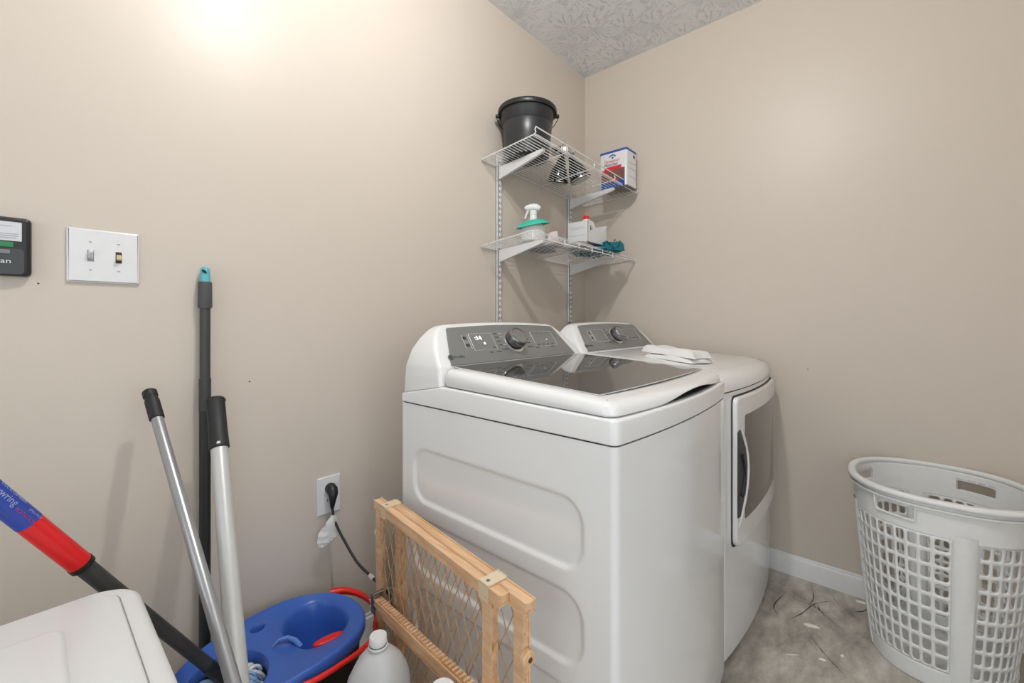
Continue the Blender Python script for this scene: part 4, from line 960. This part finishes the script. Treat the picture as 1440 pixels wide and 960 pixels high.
for a0, a1, kind, s_, c_ in cols:
    for z0, z1, rk in rows:
        if kind == 'cell' and rk == 'h': cellgeo(a0, a1, z0, z1, True, off=.003)
        elif kind == 'cell' and rk == 'top' and 4 <= c_ <= 7:
            if c_ == 4: 
                w = a1-a0; cellgeo(a0, a0+4*w, z0, z1, True, hu=.93, hv=.86, nx=12)
        else: cellgeo(a0, a1, z0, z1, False)
bmesh.ops.remove_doubles(bm, verts=bm.verts, dist=.0004)
body = finish(bm, 'perforated_wall', M_basket, lb, 50)
sm = body.modifiers.new('thickness', 'SOLIDIFY'); sm.thickness = .0042; sm.offset = -1
bm = bmesh.new(); prof = [(-.000, .543), (-.004, .543), (-.012, .546), (-.0135, .552), (-.012, .5575), (-.006, .560), (.004, .560), (.008, .557), (.008, .550), (.004, .543)]
RR = []
for k in range(72): RR.append([bm.verts.new(Vector((*bsurf(k*5, .55, d).xy, z))) for d, z in prof])
for k in range(72):
    A = RR[k]; B = RR[(k+1) % 72]
    for j in range(len(prof)): bm.faces.new((A[j], A[(j+1) % len(prof)], B[(j+1) % len(prof)], B[j]))
finish(bm, 'rolled_rim', M_basket, lb, 60)
def band(name, z0, z1, o0, o1):
    bm = bmesh.new(); RR = []
    for k in range(72): RR.append([bm.verts.new(bsurf(k*5, z, d)) for z, d in ((z0, -o0), (z0, -o1), (z1, -o1), (z1, -o0))])
    for k in range(72):
        A = RR[k]; B = RR[(k+1) % 72]
        for j in range(4): bm.faces.new((A[j], A[(j+1) % 4], B[(j+1) % 4], B[j]))
    return finish(bm, name, M_basket, lb, 60)
band('rim_rib', .531, .535, -.001, .010)
for s_ in range(4):     # raised vertical posts
    a0 = start+90*s_-14
    bm = bmesh.new(); R_ = []
    for z in [.004+.465*k/8 for k in range(9)]:
        R_.append([bm.verts.new(bsurf(a0+1.0+12*q, z, d)) for q, d in ((0, .001), (0.08, -.0035), (.5, -.004), (.92, -.0035), (1, .001))])
    for A, B in zip(R_, R_[1:]):
        for k in range(4): bm.faces.new((A[k], A[k+1], B[k+1], B[k]))
    finish(bm, 'corner_post', M_basket, lb, 60)
for s_ in range(4):     # moulded lip round each grip opening
    a0 = start+90*s_+4*7.6; a1 = a0+4*7.6; pts = []
    for u, v in [(-1, 1), (-1, 0), (-.985, -.75), (-.95, -1)]+[(-.9+.18*k, -1) for k in range(1, 10)]+[(.95, -1), (.985, -.75), (1, 0), (1, 1)]: pts.append(bsurf((a0+a1)/2+(a1-a0)/2*.95*u, (.483+.520)/2+.0165*v+(.012 if v == 1 else 0), -.0035))
    tube('grip_lip', pts, .0028, M_basket, lb, 6)
bm = bmesh.new(); P = [bsurf(k*5, .012, .004) for k in range(72)]; V1 = [bm.verts.new(p) for p in P]; V2 = [bm.verts.new(p-Vector((0, 0, .003))) for p in P]
bm.faces.new(V1); bm.faces.new(list(reversed(V2)))
for k in range(72): bm.faces.new((V1[k], V1[(k+1) % 72], V2[(k+1) % 72], V2[k]))
finish(bm, 'base', M_basket, lb)
# ---------------------------------------------------------------- white bin at lower left
bn = thing('white_bin', 'white plastic bin with rounded lid at the bottom left in front of the mop', 'bin', (-.14, .70, 0))
def binz(x, y): return .622-.0*(x)
def bpoly(x0, y0, x1, y1, r): return rrect(x0, y0, x1, y1, [r[0], r[1], r[2], r[3]], 10)
BP = bpoly(-.40, .46, .118, .968, [.06, .055, .05, .05])
# right edge bulges outward a little
BP = [(x+(.010*(1-((y-.70)/.26)**2) if x > .10 else 0), y) for x, y in BP]
slab('bin_body', inset(BP, .016), .585, .0, M_bin, bn, r=.004)
slab('lid_rim', BP, .620, .570, M_bin, bn, r=.012, seg=5)
IN = inset(BP, .026)
slab('seam', inset(BP, .0250), .6208, .612, mat('seam_grey', '#8F9090', .6), bn, r=0)
lidp = slab('flap', inset(BP, .0265), .6235, .612, M_bin, bn, r=.003)
slab('raised_panel', bpoly(-.33, .56, .033, .870, [.03, .02, .03, .03]), .6320, .620, M_bin, lidp, r=.007, seg=4)
